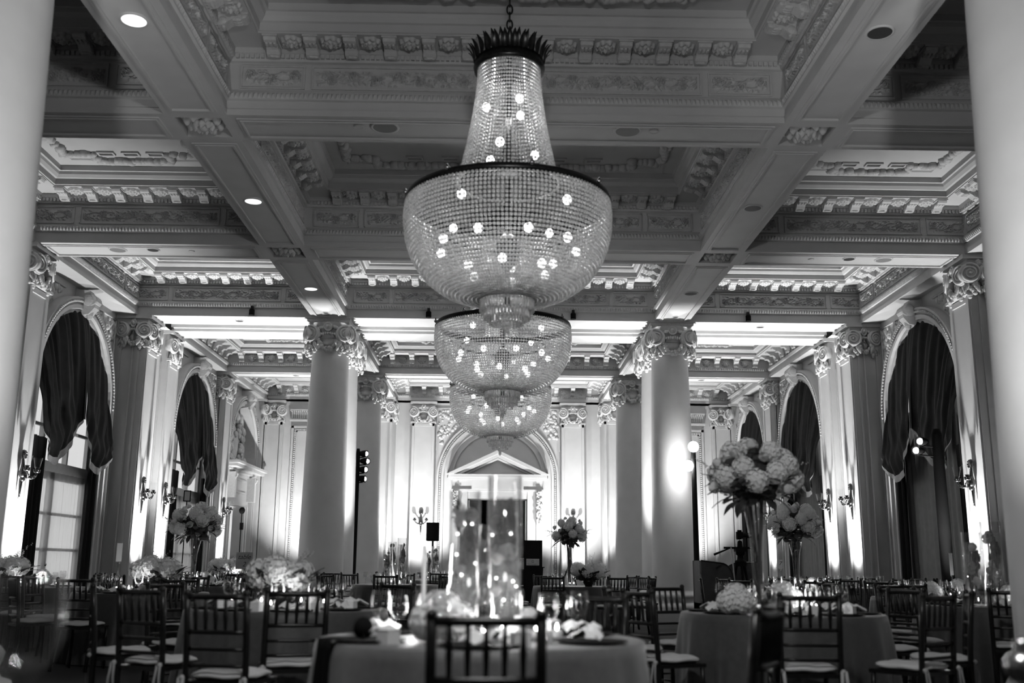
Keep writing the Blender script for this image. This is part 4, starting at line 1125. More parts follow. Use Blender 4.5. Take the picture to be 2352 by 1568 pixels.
def flower_ball(parent, c, R, seed, nh=20, npn=9, nl=26, flat=.85, kl=1.0, nsp=6, lower=-.35):
    rnd = random.Random(seed)
    stuff(put('foliage', FOLI, parent, c, (0, 0, rnd.random() * 6), (R * .82, R * .82, R * .72 * flat)))
    n = nh + npn; ga = pi * (3 - sqrt(5)); idx = list(range(n)); rnd.shuffle(idx)
    for j, i in enumerate(idx):
        z = 1 - (1 - lower) * (i + .5) / n; r = sqrt(max(0, 1 - z * z)); a = ga * i + seed
        d = Vector((r * cos(a), r * sin(a), z * flat)); big = j < nh
        rr = R * (rnd.uniform(.25, .31) if big else rnd.uniform(.12, .17))
        p = Vector(c) + d * (R * (1.0 - .2 * (not big) * 0) - rr * (.55 if big else .2))
        o = put('hydrangea' if big else 'peony', HYD if big else PEONY, parent, p, None, rr)
        o.rotation_euler = d.to_track_quat('Z', 'Y').to_euler()
    for i in range(nl):
        a = 2 * pi * i / nl + rnd.uniform(-.2, .2); z = rnd.uniform(-.75, .1); r = sqrt(1 - z * z)
        d = Vector((r * cos(a), r * sin(a), z)); place_leaf(parent, LEAF, Vector(c) + Vector((d.x, d.y, d.z * flat)) * R * .78, d + Vector((0, 0, rnd.uniform(-.3, .5))), 0, kl * rnd.uniform(.7, 1.1))
    for i in range(nsp):
        a = 2 * pi * i / nsp + rnd.uniform(-.4, .4); sprig(parent, Vector(c) + Vector((cos(a), sin(a), 0)) * R * .7, a, .9 + rnd.uniform(-.3, .5), kl * rnd.uniform(.45, .7))
def lathe_mesh(name, prof, matn, n=24, smooth=True):
    m = MB(); m.lathe(prof, n); return m.mesh(name, matn, smooth)
TH = .76
def tall_bouquet(px, y, head_py, R, label, seed, group='tall bouquets in trumpet vases', **kw):
    base = pos_on(px, y, TH); top = at_depth(px, head_py, y)
    o = thing('tall_bouquet', label, 'bouquet', base, 0, group)
    h = top.z - TH - R * .62
    put('vase', lathe_mesh('vase', [(.0, .0), (.075, .0), (.075, .012), (.04, .03), (.042, h * .3), (.055, h * .7), (.095, h), (.09, h), (.05, h * .7), (.036, h * .3), (.03, .05), (0, .04)], 'vase_glass'), o)
    st = MB(); rnd = random.Random(seed)
    for i in range(9):
        a = rnd.uniform(0, 6.28); st.tube([(.02 * cos(a), .02 * sin(a), .06), (.025 * cos(a + 1), .025 * sin(a + 1), h * .5), (.06 * cos(a + 1.6), .06 * sin(a + 1.6), h + .05)], .007, 5)
    stuff(st.obj('flower_stem', 'stem', o))
    for i in range(6): place_leaf(o, LEAF_S, (rnd.uniform(-.02, .02), rnd.uniform(-.02, .02), h * (.25 + .1 * i)), (rnd.uniform(-.4, .4), rnd.uniform(-.4, .4), 1), 0, .8)
    flower_ball(o, (0, 0, top.z - TH), R, seed, **kw)
    return o
def low_bouquet(px, y, label, seed, R=.2, nh=6, sprigs=7, kl=1.0, stretch=1.0):
    base = pos_on(px, y, TH); rnd = random.Random(seed)
    o = thing('low_bouquet', label, 'bouquet', base, 0, 'low hydrangea bowls')
    put('bowl', lathe_mesh('bowl', [(0, 0), (.06, 0), (.065, .015), (.10, .07), (.115, .11), (.105, .11), (.05, .02), (0, .02)], 'dark_metal'), o)
    stuff(put('foliage', FOLI, o, (0, 0, .18), (0, 0, 1), (R * .8 * stretch, R * .8, R * .45)))
    for i in range(nh):
        a = 2 * pi * i / nh + .4; rr = R * rnd.uniform(.48, .58)
        put('hydrangea', HYD, o, (cos(a) * R * .62 * stretch, sin(a) * R * .55, .165 + R * .36 + rnd.uniform(-.01, .05)), (rnd.random(), rnd.random(), 0), rr)
    for i in range(4): put('peony', PEONY, o, (rnd.uniform(-.6, .6) * R, rnd.uniform(-.6, .2) * R, .24 + rnd.uniform(0, .05)), (rnd.uniform(-.5, .5), rnd.uniform(-.5, .5), 0), R * .28)
    for i in range(20):
        a = rnd.uniform(0, 2 * pi); place_leaf(o, LEAF, (cos(a) * R * .7 * stretch, sin(a) * R * .6, .18), (cos(a), sin(a), rnd.uniform(.05, .9)), 0, kl * rnd.uniform(.7, 1.15))
    for i in range(sprigs):
        a = rnd.uniform(0, 2 * pi); s_ = put('sprig', SPRIG_S, o, (cos(a) * R * .3, sin(a) * R * .3, .18), (0, rnd.uniform(-.2, .6), a), kl * rnd.uniform(.4, .65)); put('blossoms', SPRIG_B, s_)
    return o
def cylinder_vase(base, r, h, label, seed, lights=6):
    o = thing('cylinder_vase', label, 'vase', base, 0, 'glass cylinder vases'); rnd = random.Random(seed)
    put('glass_cylinder', lathe_mesh('glass_cylinder', [(0, .004), (r, .004), (r, h), (r - .006, h), (r - .006, .02), (0, .02)], 'vase_glass', 28), o)
    put('water', lathe_mesh('water', [(0, .022), (r - .008, .022), (r - .008, h * .86), (0, h * .86)], 'vase_water_glow', 24), o)
    s1 = MB()
    for q in range(3):
        a = q * 2.1 + seed; s1.tube([(r * .4 * cos(a), r * .4 * sin(a), .02), (r * .5 * cos(a + 1), r * .5 * sin(a + 1), h * .4), (r * .3 * cos(a + 2.2), r * .3 * sin(a + 2.2), h * .85)], .006, 5)
    s1.obj('orchid_stem', 'stem', o)
    for i in range(9):
        z = h * (.15 + .75 * rnd.random()); a = rnd.random() * 6.28; place_leaf(o, LEAF_S, (r * .4 * cos(a), r * .4 * sin(a), z), (rnd.uniform(-.3, .3), rnd.uniform(-.3, .3), rnd.choice((-1, 1))), 0, r / .09)
    fo = put('foliage', FOLI, o, (r * .25, 0, h * .62), (0, 0, 0), (r * .6, r * .6, h * .17)); stuff(fo)
    for i in range(7):
        z = h * (.12 + .8 * rnd.random()); a = rnd.random() * 6.28
        b = put('orchid', PEONY, o, (r * .4 * cos(a), r * .4 * sin(a), z), (rnd.random() * 3, rnd.random() * 3, 0), r * rnd.uniform(.4, .62))
    for i in range(lights):
        a = rnd.random() * 6.28; b = MB(); b.ball((0, 0, 0), .0045, 6, 4); b.obj('fairy_light', 'lamp_soft', o, True, (r * .8 * cos(a), r * .8 * sin(a), h * rnd.uniform(.2, .8)))
    return o

# ---- chairs
def cyl(mb, p, q, r, n=8): mb.tube([p, q], r, n)
def chair_parts():
    P = []
    def back(z): return -.185 - .045 * max(0, (z - .44) / .48) ** 1.3
    for s_ in (-1, 1):
        m = MB(); zs_ = [0, .2, .44, .6, .76, .92]
        m.tube([(s_ * .188, back(z) - (.03 if z == 0 else 0), z) for z in zs_], .0195, 8)
        m.ball((s_ * .188, back(.93), .925), .022, 8, 5)
        P.append(('back_post', m.mesh('back_post', 'black_wood', True)))
        m = MB(); m.tube([(s_ * .19, .185, 0), (s_ * .185, .18, .3), (s_ * .185, .175, .43)], [.012, .016, .016], 8); P.append(('leg', m.mesh('leg', 'black_wood', True)))
    for z, nm, r in ((.905, 'top_rail', .0165), (.71, 'spindle_rail', .0145), (.615, 'ladder_rail', .012), (.525, 'ladder_rail', .012)):
        m = MB(); m.tube([(-.188, back(z), z), (-.1, back(z) - .012, z), (0, back(z) - .016, z), (.1, back(z) - .012, z), (.188, back(z), z)], r, 8); P.append((nm, m.mesh(nm, 'black_wood', True)))
    for i in range(5):
        x = (i - 2) * .063; m = MB()
        m.tube([(x, back(z) - .012, z) for z in (.71, .76, .80, .84, .905)], [.009, .011, .0150, .011, .009], 6); P.append(('spindle', m.mesh('spindle', 'black_wood', True)))
    m = MB(); m.box(-.2, .2, -.2, .2, .415, .44); P.append(('seat', m.mesh('seat', 'black_wood')))
    for z, a, b in ((.13, (-.19, .185), (.19, .185)), (.22, (-.19, .185), (.19, .185)), (.17, (-.19, -.2), (-.19, .185)), (.17, (.19, -.2), (.19, .185)), (.2, (-.19, -.2), (.19, -.2))):
        m = MB(); m.tube([(a[0], a[1], z), (b[0], b[1], z)], .009, 6); P.append(('stretcher', m.mesh('stretcher', 'black_wood', True)))
    m = MB()
    def cu(u, v):
        a = 2 * pi * u; k = (abs(cos(a)) ** 4 + abs(sin(a)) ** 4) ** -.25; r = .198 * k * min(1, sin(pi * v) ** .35 * 1.0)
        return (r * cos(a), r * sin(a) + .005, .44 + .05 * (1 - cos(pi * v)) / 2 + .004 * sin(6 * a))
    m.grid(cu, 28, 8, wrapu=True); P.append(('cushion', m.mesh('cushion', 'cushion', True)))
    t = MB()
    for s_ in (-1, 1):
        for q in (-1, 1):
            t.grid(lambda u, v: (s_ * .195 + q * (.008 + .025 * v) + (u - .5) * .02, -.215 - .02 * sin(3 * v), .46 - .2 * v + .03 * sin(pi * min(1, v * 3))), 1, 6)
        t.ball((s_ * .195, -.215, .455), .018, 6, 4)
    P.append(('cushion_tie', t.mesh('cushion_tie', 'tie', True)))
    return P
CP = chair_parts()
def join_meshes(lst, name):
    mb = MB(); mats = []
    for me in lst:
        mb.add([v.co[:] for v in me.vertices], [tuple(p.vertices) for p in me.polygons])
    return mb.mesh(name, lst[0].materials[0], True)
FAR = [('back_frame', join_meshes([m for n, m in CP if n in ('back_post', 'top_rail', 'spindle_rail', 'ladder_rail')], 'back_frame')), ('spindle_set', join_meshes([m for n, m in CP if n == 'spindle'], 'spindle_set'))] + [(n, m) for n, m in CP if n in ('leg', 'seat', 'cushion')]
def chair(loc, rz, label, near):
    o = thing('chiavari_chair', label, 'chair', loc, rz, 'black chiavari chairs')
    ci = None
    for n, me in (CP if near else FAR):
        if n == 'cushion': ci = put(n, me, o)
        elif n == 'cushion_tie': put(n, me, ci)
        else: put(n, me, o)
    return o
POS = ['right side', 'right side toward the back', 'far right side', 'far side toward the right', 'far side', 'far side toward the left', 'far left side', 'left side toward the back', 'left side', 'left side toward the front', 'near left side', 'near side toward the left', 'near side', 'near side toward the right', 'near right side', 'right side toward the front']
def pos_word(a): return POS[int(round((a % 360) / 22.5)) % 16]

# ---- table, place settings
GOB = lathe_mesh('goblet', [(0, 0), (.036, 0), (.036, .004), (.008, .012), (.006, .06), (.008, .085), (.03, .105), (.042, .135), (.043, .16), (.037, .205), (.0355, .205), (.041, .16), (.040, .137), (.028, .109), (0, .095)], 'glass', 20)
WAT = lathe_mesh('water', [(0, .1), (.028, .11), (.0395, .138), (.0405, .165), (0, .165)], 'glass', 16)
CHG = lathe_mesh('charger', [(0, .004), (.11, .004), (.165, .014), (.168, .012), (.12, 0), (0, 0)], 'black', 32)
nk = MB(); nk.grid(lambda u, v: ((u - .5) * .13, (v - .5) * .13 + .02 * sin(5 * u), .015 + .035 * (1 - abs(2 * u - 1)) + .012 * sin(9 * v)), 8, 6); NAPK = nk.mesh('napkin', 'napkin', True)
bx_ = MB(); bx_.box(-.035, .035, -.035, .035, 0, .06); bx_.add([(-.037, -.037, .06), (.037, -.037, .06), (.037, .037, .06), (-.037, .037, .06), (0, 0, .085)], [(0, 1, 4), (1, 2, 4), (2, 3, 4), (3, 0, 4)]); FAVR = bx_.mesh('favor_box', 'white_paper')
CUP = lathe_mesh('votive_cup', [(0, 0), (.028, 0), (.034, .075), (.031, .075), (.026, .01), (0, .01)], 'glass', 14)
WAX = lathe_mesh('wax', [(.0255, .01), (.027, .04), (0, .04)], 'wax', 12)
FLM = lathe_mesh('flame', [(0, .04), (.006, .046), (.008, .054), (.004, .066), (0, .074)], 'flame', 8)
def cloth_mesh(dark, seed):
    mb = MB(); R = .762; ph = seed * 1.7
    prof = [(0, TH), (.5, TH), (R - .01, TH), (R, TH - .006), (R + .006, TH - .05)] + [(R + .01 + .06 * t, TH - .05 - (TH - .06) * t) for t in [i / 8 for i in range(1, 9)]]
    def md(a, k):
        if k < 4: return 1
        t = (k - 3) / 9; return 1 + t * (.045 * sin(13 * a + ph) + .02 * sin(29 * a + 2 * ph))
    mb.lathe(prof, 120, None, md); return mb.mesh('tablecloth', ('cloth', 'cloth_mid', 'cloth_dark')[dark], True)
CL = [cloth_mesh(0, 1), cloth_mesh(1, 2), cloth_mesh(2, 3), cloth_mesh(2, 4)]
def table(px, y, desc, level, seats, cloth=0, glow=3.0, chairs=None, vot=6, r_chair=1.14, near=False, seed=1):
    c = pos_on(px, y, TH); c = Vector((c.x, c.y, 0)); rnd = random.Random(seed)
    o = thing('banquet_table', f'round banquet table under a draped cloth: {desc}', 'table', c, 0, 'round banquet tables')
    put('tablecloth', CL[cloth], o, None, (0, 0, seed))
    for a in (chairs if chairs is not None else seats):
        ar = radians(a); rr = r_chair + rnd.uniform(-.04, .06); p = (c.x + rr * cos(ar), c.y + rr * sin(ar), 0)
        chair(p, ar + pi / 2 + rnd.uniform(-.12, .12), f'black chair, {pos_word(a)}, {desc}', near)
    for a in seats:
        ar = radians(a); w_ = pos_word(a)
        e = Vector((cos(ar), sin(ar), 0)); t = Vector((-sin(ar), cos(ar), 0))
        if level >= 1:
            ch = put('charger_plate', CHG, None, c + e * .56 + Vector((0, 0, TH))); tag(ch, f'black charger plate, {w_}, {desc}', 'plate', 'charger plates')
            n_ = put('napkin', NAPK, None, c + e * .55 + Vector((0, 0, TH + .012)), (0, 0, ar)); tag(n_, f'white folded napkin, {w_}, {desc}', 'napkin', 'napkins')
        if level >= 2:
            f_ = put('favor_box', FAVR, None, c + e * .50 + t * .17 + Vector((0, 0, TH)), (0, 0, ar + .3)); tag(f_, f'small white favour box, {w_}, {desc}', 'favour box', 'favour boxes')
        for q in range(2 if level >= 1 else 1):
            g = put('goblet', GOB, None, c + e * (.44 - .05 * q) + t * (-.17 + .09 * q) + Vector((0, 0, TH)), None, 1.05 - .1 * q); put('water', WAT, g)
            tag(g, f'{"stemmed water goblet" if q == 0 else "smaller wine glass"}, {w_}, {desc}', 'glass', 'stemmed glasses')
    for i in range(vot):
        a = 2 * pi * i / vot + .35; v = put('votive_candle', CUP, None, c + Vector((cos(a) * .28, sin(a) * .28, TH))); put('wax', WAX, v); put('flame', FLM, v)
        tag(v, f'lit votive candle, {pos_word(math.degrees(a))}, {desc}', 'candle', 'votive candles')
    for a in ((-70, -125, 60, 150) if glow > 10 else (-80, 100)):
        point(o, (.38 * cos(radians(a)), .38 * sin(radians(a)), TH + .13), glow / (4 if glow > 10 else 2), .06, 'candle_glow')
    return c
R8 = lambda a0=-90, n=8: [a0 + i * 360 / n for i in range(n)]
D = {1: 'front table with tall glass cylinders', 2: 'low hydrangea table left of centre', 3: 'nearest tall hydrangea table at right', 4: 'tall bouquet table by the left windows', 5: 'low bouquet table before the left pilasters', 6: 'table under the first left window', 7: 'smaller tall bouquet table at right', 8: 'cylinder vase table by the right column', 9: 'white bouquet table before the end door', 10: 'far cylinder vase table', 11: 'farthest cylinder vase table', 12: 'table marked number two', 13: 'table under the right window', 14: 'dim table behind the camera tripod'}
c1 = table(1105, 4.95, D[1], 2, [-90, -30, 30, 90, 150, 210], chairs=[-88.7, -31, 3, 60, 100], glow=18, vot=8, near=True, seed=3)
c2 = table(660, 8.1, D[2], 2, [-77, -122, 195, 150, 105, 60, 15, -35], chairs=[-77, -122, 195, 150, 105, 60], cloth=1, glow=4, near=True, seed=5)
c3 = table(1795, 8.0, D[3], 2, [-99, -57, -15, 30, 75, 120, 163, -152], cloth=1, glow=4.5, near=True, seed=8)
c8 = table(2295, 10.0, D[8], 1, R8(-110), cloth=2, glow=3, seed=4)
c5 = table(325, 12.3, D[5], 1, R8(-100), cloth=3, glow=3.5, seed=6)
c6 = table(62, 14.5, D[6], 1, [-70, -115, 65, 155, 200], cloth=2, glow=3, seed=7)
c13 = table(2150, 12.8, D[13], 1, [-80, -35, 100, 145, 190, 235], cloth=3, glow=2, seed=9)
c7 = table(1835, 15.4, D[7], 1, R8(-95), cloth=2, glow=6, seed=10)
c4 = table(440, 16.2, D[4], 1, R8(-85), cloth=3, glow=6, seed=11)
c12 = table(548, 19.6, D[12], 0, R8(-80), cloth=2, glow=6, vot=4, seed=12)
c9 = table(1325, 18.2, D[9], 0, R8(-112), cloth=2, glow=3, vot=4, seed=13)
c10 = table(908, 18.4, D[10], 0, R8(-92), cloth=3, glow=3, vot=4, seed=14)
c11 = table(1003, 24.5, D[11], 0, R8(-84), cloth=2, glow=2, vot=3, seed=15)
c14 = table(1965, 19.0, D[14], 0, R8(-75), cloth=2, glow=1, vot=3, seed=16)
for q, (px, y, a, w_) in enumerate(((532, 6.25, -105, 'pulled out toward the camera beside the low hydrangea table'), (752, 21.6, -60, 'standing alone before the left paired columns'), (1478, 19.6, 200, 'standing alone beside the right paired columns'))):
    p = pos_on(px, y, .45); chair((p.x, p.y, 0), radians(a) + pi / 2, f'black chair {w_}', q == 0)

# ---- centrepieces
tall_bouquet(1745, 8.0, 1098, .335, 'largest tall white hydrangea bouquet in a trumpet vase, in front of the light stand', 2, nh=17, npn=9, nl=44, kl=1.05)
tall_bouquet(1832, 15.4, 1207, .38, 'medium tall bouquet standing just behind the largest hydrangea bouquet', 5, nh=16, npn=10, nl=40, kl=1.0)
tall_bouquet(440, 16.2, 1205, .37, 'tall white bouquet in a slim vase before the second left window', 7, nh=15, npn=12, nl=34, kl=1.2, nsp=9)
tall_bouquet(1308, 18.3, 1226, .29, 'tall white bouquet in front of the end wall beside the lectern', 9, nh=11, npn=8, nl=26, kl=1.1, flat=1.0)
low_bouquet(640, 8.05, 'low hydrangea bowl with dark leaves and tall sprigs, nearest on the left', 3, .21, 6, 8, 1.15, 1.2)
low_bouquet(355, 12.3, 'low hydrangea bowl in front of the lit left pilasters', 4, .24, 6, 6, 1.2, 1.3)
low_bouquet(520, 19.5, 'low bouquet beside the table two sign', 6, .27, 6, 7, 1.4, 1.3)
low_bouquet(1352, 17.85, 'low hydrangea bowl below the white tall bouquet', 8, .24, 6, 5, 1.3, 1.4)
low_bouquet(12, 14.4, 'low leafy bouquet at the left edge with a tall sprig', 10, .24, 5, 8, 1.5, 1.1)
def bloom(px, y, k, label, z=TH, flat=.75):
    p = pos_on(px, y, z)
    o = thing('hydrangea_mound', label, 'flowers', p, 0, 'loose hydrangea mounds'); rnd = random.Random(int(px))
    for i in range(5):
        a = i * 2 * pi / 5; put('hydrangea', HYD, o, (cos(a) * k * .45, sin(a) * k * .45, k * .60), (rnd.random(), rnd.random(), a), k * .55)
    put('hydrangea', HYD, o, (0, 0, k * .92), (0, 0, 0), k * .6)
bloom(1012, 4.62, .15, 'pale hydrangea mound at the left foot of the front glass cylinders'); bloom(1212, 5.1, .09, 'small white mound at the right foot of the front glass cylinders')
bloom(1692, 7.6, .15, 'pale hydrangea mound left of the tall trumpet vase'); bloom(1800, 7.75, .16, 'pale hydrangea mound right of the tall trumpet vase')
bloom(94, 14.5, .16, 'round pale flower mound before the first left window'); bloom(2142, 12.6, .13, 'bright flower mound under the right window'); bloom(2203, 12.9, .15, 'second flower mound under the right window, nearer the column')
bloom(868, 18.2, .13, 'small flower mound left of the far glass cylinders'); bloom(2320, 9.8, .13, 'flower mound at the foot of the right hand cylinder vases'); bloom(1004, 23.95, .13, 'pale flower mound at the farthest glass cylinders')
bloom(1868, 15.1, .14, 'flower mound below the medium tall bouquet'); bloom(470, 16.0, .14, 'flower mound below the slim vase bouquet')
def ring_vase(px, y, r, top_py, label, seed, lights=6):
    b = pos_on(px, y, TH); t = at_depth(px, top_py, y); cylinder_vase(b, r, t.z - TH, label, seed, lights)
ring_vase(1062, 4.85, .074, 1128, 'blurred glass cylinder with orchids, left of the front pair', 1, 9)
ring_vase(1157, 4.95, .083, 1093, 'tallest blurred glass cylinder with orchids on the front table', 2, 9)
ring_vase(1110, 5.2, .05, 1205, 'short dark glass cylinder between the two front ones', 3, 3)
ring_vase(2243, 9.9, .088, 1222, 'wide glass cylinder on the right, nearer the window', 4, 3); ring_vase(2290, 10.1, .095, 1198, 'taller glass cylinder on the right, nearer the column', 5, 3)
ring_vase(887, 18.5, .07, 1263, 'shortest of three far glass cylinders', 6, 1); ring_vase(898, 18.8, .08, 1244, 'middle one of three far glass cylinders', 7, 1); ring_vase(921, 18.5, .082, 1235, 'tallest of three far glass cylinders', 8, 1)
ring_vase(983, 24.5, .08, 1262, 'slim farthest glass cylinder left of the loudspeaker stand', 9, 1); ring_vase(999, 24.3, .09, 1254, 'wider farthest glass cylinder below the loudspeaker', 10, 1)
ib = MB(); rnd = random.Random(3)
for i in range(40): ib.box(*(lambda x, y_, z, s_: (x - s_, x + s_, y_ - s_, y_ + s_, z, z + 2 * s_))(rnd.uniform(-.09, .09), rnd.uniform(-.09, .09), rnd.uniform(0, .085), rnd.uniform(.012, .02)))
ibo = ib.obj('petal_base', 'ice', None, False, pos_on(1157, 4.70, TH)); ibo['kind'] = 'stuff'; tag(ibo, 'heap of white petals and crystals before the tallest cylinder', 'petals'); ibo['kind'] = 'stuff'

# black napkin hanging over the front table edge
p = c1 + Vector((cos(radians(211)) * .60, sin(radians(211)) * .60, 0))
n_ = MB()
def drape(u, v):
    w_ = .075 + .05 * v; a = radians(211)
    if v < .22: r, z = .60 + .75 * v, TH + .022
    else: r, z = .775 + .05 * (v - .22), TH + .02 - .62 * (v - .22) / .78
    e = Vector((cos(a), sin(a), 0)); t = Vector((-sin(a), cos(a), 0)); q = c1 + e * (r + .006 * sin(14 * u)) + t * ((u - .5) * 2 * w_); return (q.x, q.y, z)
n_.grid(drape, 10, 18); n_.ball((p.x, p.y, TH + .06), .045, 10, 6, (1, 1, 1.1)); tag(n_.obj('draped_napkin', 'black_cloth', None, True), 'black napkin knotted and draped over the edge of the front table', 'napkin')

# table cards
def letter(cu, parent, loc):
    t = bpy.data.objects.new('lettering_curve', cu); C.objects.link(t); dg = bpy.context.evaluated_depsgraph_get(); dg.update()
    me = bpy.data.meshes.new_from_object(t.evaluated_get(dg)); bpy.data.objects.remove(t)
    put('lettering', me, parent, loc, (pi / 2, 0, 0))
def card(px, y, py_top, w_, h_, label, text=None, stand=True, matn='white_paper', rz=0, tsize=.07):
    top = at_depth(px, py_top, y); o = thing('table_card', label, 'card', (top.x, y, TH), rz, 'table number cards')
    zc = top.z - TH
    c = MB(); c.box(-w_ / 2, w_ / 2, -.002, .002, zc - h_, zc); co = c.obj('card', matn, o)
    if stand:
        s_ = MB(); s_.tube([(0, .004, 0), (0, .004, zc - h_ * .95)], .006, 6); s_.tube([(.02 * cos(a), .004, zc - h_ + .02 * sin(a)) for a in [i * pi / 6 for i in range(12)]], .004, 5, closed=True); s_.lathe([(0, 0), (.045, 0), (.04, .01), (0, .014)], 16); s_.obj('card_stand', 'silver', o, True)
    if text:
        for k, ln in enumerate(text):
            cu = bpy.data.curves.new('lettering', 'FONT'); cu.body = ln; cu.size = tsize; cu.align_x = 'CENTER'; cu.shear = .3; cu.extrude = .0006; cu.materials.append(MAT['ink'])
            letter(cu, co, (0, -.004, zc - tsize * (1 + k * 1.1)))
    return o
card(276, 12.2, 1247, .062, .21, 'plain white card on a silver stand before the dark left pier', rz=.3)
card(562, 19.05, 1268, .30, .30, 'grey table sign lettered table 2', ['table', '2'], True, 'wood_frame', 0, .12)
card(1197, 18.0, 1281, .10, .19, 'small grey card numbered 12 right of the lectern', ['1 2'], True, 'wood_frame', 0, .07)
card(1791, 15.1, 1285, .075, .125, 'small white card with a flourish by the medium bouquet', ['7'], True, 'white_paper', -.2, .08)
card(2183, 12.6, 1270, .06, .26, 'slim pale card below the black drape pole', None, True, 'white_paper', .5)
card(2092, 12.4, 1356, .08, .07, 'bright tented place card under the right window', None, False)
# taper candle on the front table
p = pos_on(970, 4.9, TH); o = thing('taper_candle', 'tall thin white taper candle left of the front glass cylinders', 'candle', p)
m = MB(); m.lathe([(0, 0), (.04, 0), (.035, .012), (.01, .02), (.012, .08), (.016, .1), (0, .1)], 14); m.obj('candlestick', 'silver', o, True)
m = MB(); m.lathe([(.011, .1), (.010, .42), (0, .425)], 12); m.obj('wax', 'wax', o, True)

# blurred goblet on a table close to the camera, lower left
c0 = Vector((-1.85, 1.55, 0))
o = thing('banquet_table', 'table close to the camera whose goblet blurs in the lower left corner', 'table', c0, 0, 'round banquet tables'); put('tablecloth', CL[3], o)
p = pos_on(62, 1.85, 1.0); g = put('goblet', GOB, None, (p.x, 1.85, TH), None, 1.5); put('water', WAT, g); tag(g, 'large out of focus goblet in the lower left corner', 'glass', 'stemmed glasses')
# stanchion post at the lower right
p = pos_on(2352, 3.0, .85); o = thing('stanchion_post', 'polished metal post with ball finial at the lower right edge', 'post', (p.x, 3.0, 0))
m = MB(); m.lathe([(0, 0), (.16, 0), (.16, .02), (.03, .04), (.025, .7), (.05, .72), (.05, .76), (.025, .77)], 24); m.obj('pole', 'silver', o, True)
m = MB(); m.lathe([(.02, .77), (.045, .79), (.06, .82), (.05, .85), (.025, .865), (.03, .88), (.02, .90), (0, .905)], 24); m.obj('finial', 'silver', o, True)

# ================================================================ AV GEAR
def light_stand(px, y, top_py, heads, label, power, aim, w_=.05, br=.055):
    t = at_depth(px, top_py, y); o = thing('light_stand', label, 'light stand', (t.x, y, 0), 0, 'black light stands')
    m = MB(); m.lathe([(0, 0), (.3, 0), (.3, .02), (w_ * 1.2, .03), (w_ * 1.15, t.z * .5), (w_, t.z - .1), (w_ * .7, t.z), (0, t.z)], 14); m.obj('draped_pole', 'black_cloth', o, True)
    for (dx, dz, dirx, diry, glow) in heads:
        h = MB(); z = t.z + dz; d = Vector((dirx, diry, -.05)).normalized(); q = d.to_track_quat('Z', 'Y').to_matrix().to_4x4()
        h.lathe([(0, -.14), (.05, -.14), (.075, -.05), (.085, .06), (.078, .06), (.07, -.02), (0, -.02)], 14, T(dx, 0, z) @ q); h.tube([(0, 0, z - .1), (dx, 0, z - .08)], .015)
        ho = h.obj('lamp_head', 'black', o, True)
        b = MB(); b.ball((0, 0, 0), br, 14, 10); pb = Vector((dx, 0, z)) + d * .03; b.obj('bulb', 'lamp_glow' if glow else 'lamp_soft', ho, True, pb)
        if power: spot(o, Vector((t.x, y, 0)) + Vector((dx, 0, z)) + d * .12, Vector((t.x, y, 0)) + Vector((dx, 0, z)) + d * 8, power, 95, .6, .06, 'stand_lamp')
    return o
light_stand(823, 24.5, 1030, [(.16, -.12, .9, -.3, 0), (.2, -.3, .9, -.4, 0), (.16, -.5, .9, -.4, 0), (.14, -.72, .9, -.1, 0)], 'tall black draped pole with four small lamps before the left far column', 12, None)
light_stand(1592, 21.3, 1015, [(.0, -.10, -.1, -1, 0), (-.12, -.5, -.25, -1, 1)], 'tall black pole with a dazzling spotlight at the right paired columns', 110, None, .05, .115)
light_stand(2150, 17.6, 985, [(-.28, -.22, -.9, -.5, 0), (-.36, -.38, -.9, -.5, 0)], 'black draped pole with two lamps before the right window', 40, None, .09)
def loudspeaker(px, y, py0, py1, sd):
    t = at_depth(px, py0, y); b = at_depth(px, py1, y); h = t.z - b.z
    o = thing('speaker_stand', f'black tripod speaker stand {sd}', 'stand', (t.x, y, 0), 0, 'speaker stands')
    m = MB(); m.tube([(0, 0, .25), (0, 0, b.z - .002)], .025, 8); m.obj('pole', 'black', o)
    for k in range(3):
        a = k * 2 * pi / 3 + pi / 6 + .5; l_ = MB(); l_.tube([(0, 0, b.z * .72), (.5 * cos(a), .5 * sin(a), 0)], .022, 6); l_.obj('leg', 'black', o)
    s_ = thing('loudspeaker', f'black loudspeaker cabinet {sd}', 'speaker', (t.x, y, b.z), 0, 'loudspeakers')
    m = MB(); w_ = .19; m.add([(-w_, -.16, 0), (w_, -.16, 0), (w_ * .7, .18, 0), (-w_ * .7, .18, 0), (-w_, -.16, h), (w_, -.16, h), (w_ * .7, .18, h), (-w_ * .7, .18, h)], [(0, 3, 2, 1), (4, 5, 6, 7), (0, 1, 5, 4), (1, 2, 6, 5), (2, 3, 7, 6), (3, 0, 4, 7)]); m.obj('cabinet', 'black', s_)
    m = MB(); m.grid(lambda u, v: ((u - .5) * 2 * (w_ - .01), -.165 - .03 * sin(pi * u), .03 + v * (h - .06)), 10, 2); m.obj('grille', 'black', s_, True)
loudspeaker(995, 31.0, 1200, 1242, 'left of the pedimented door'); loudspeaker(1311, 31.0, 1203, 1245, 'behind the white bouquet, right of the door')
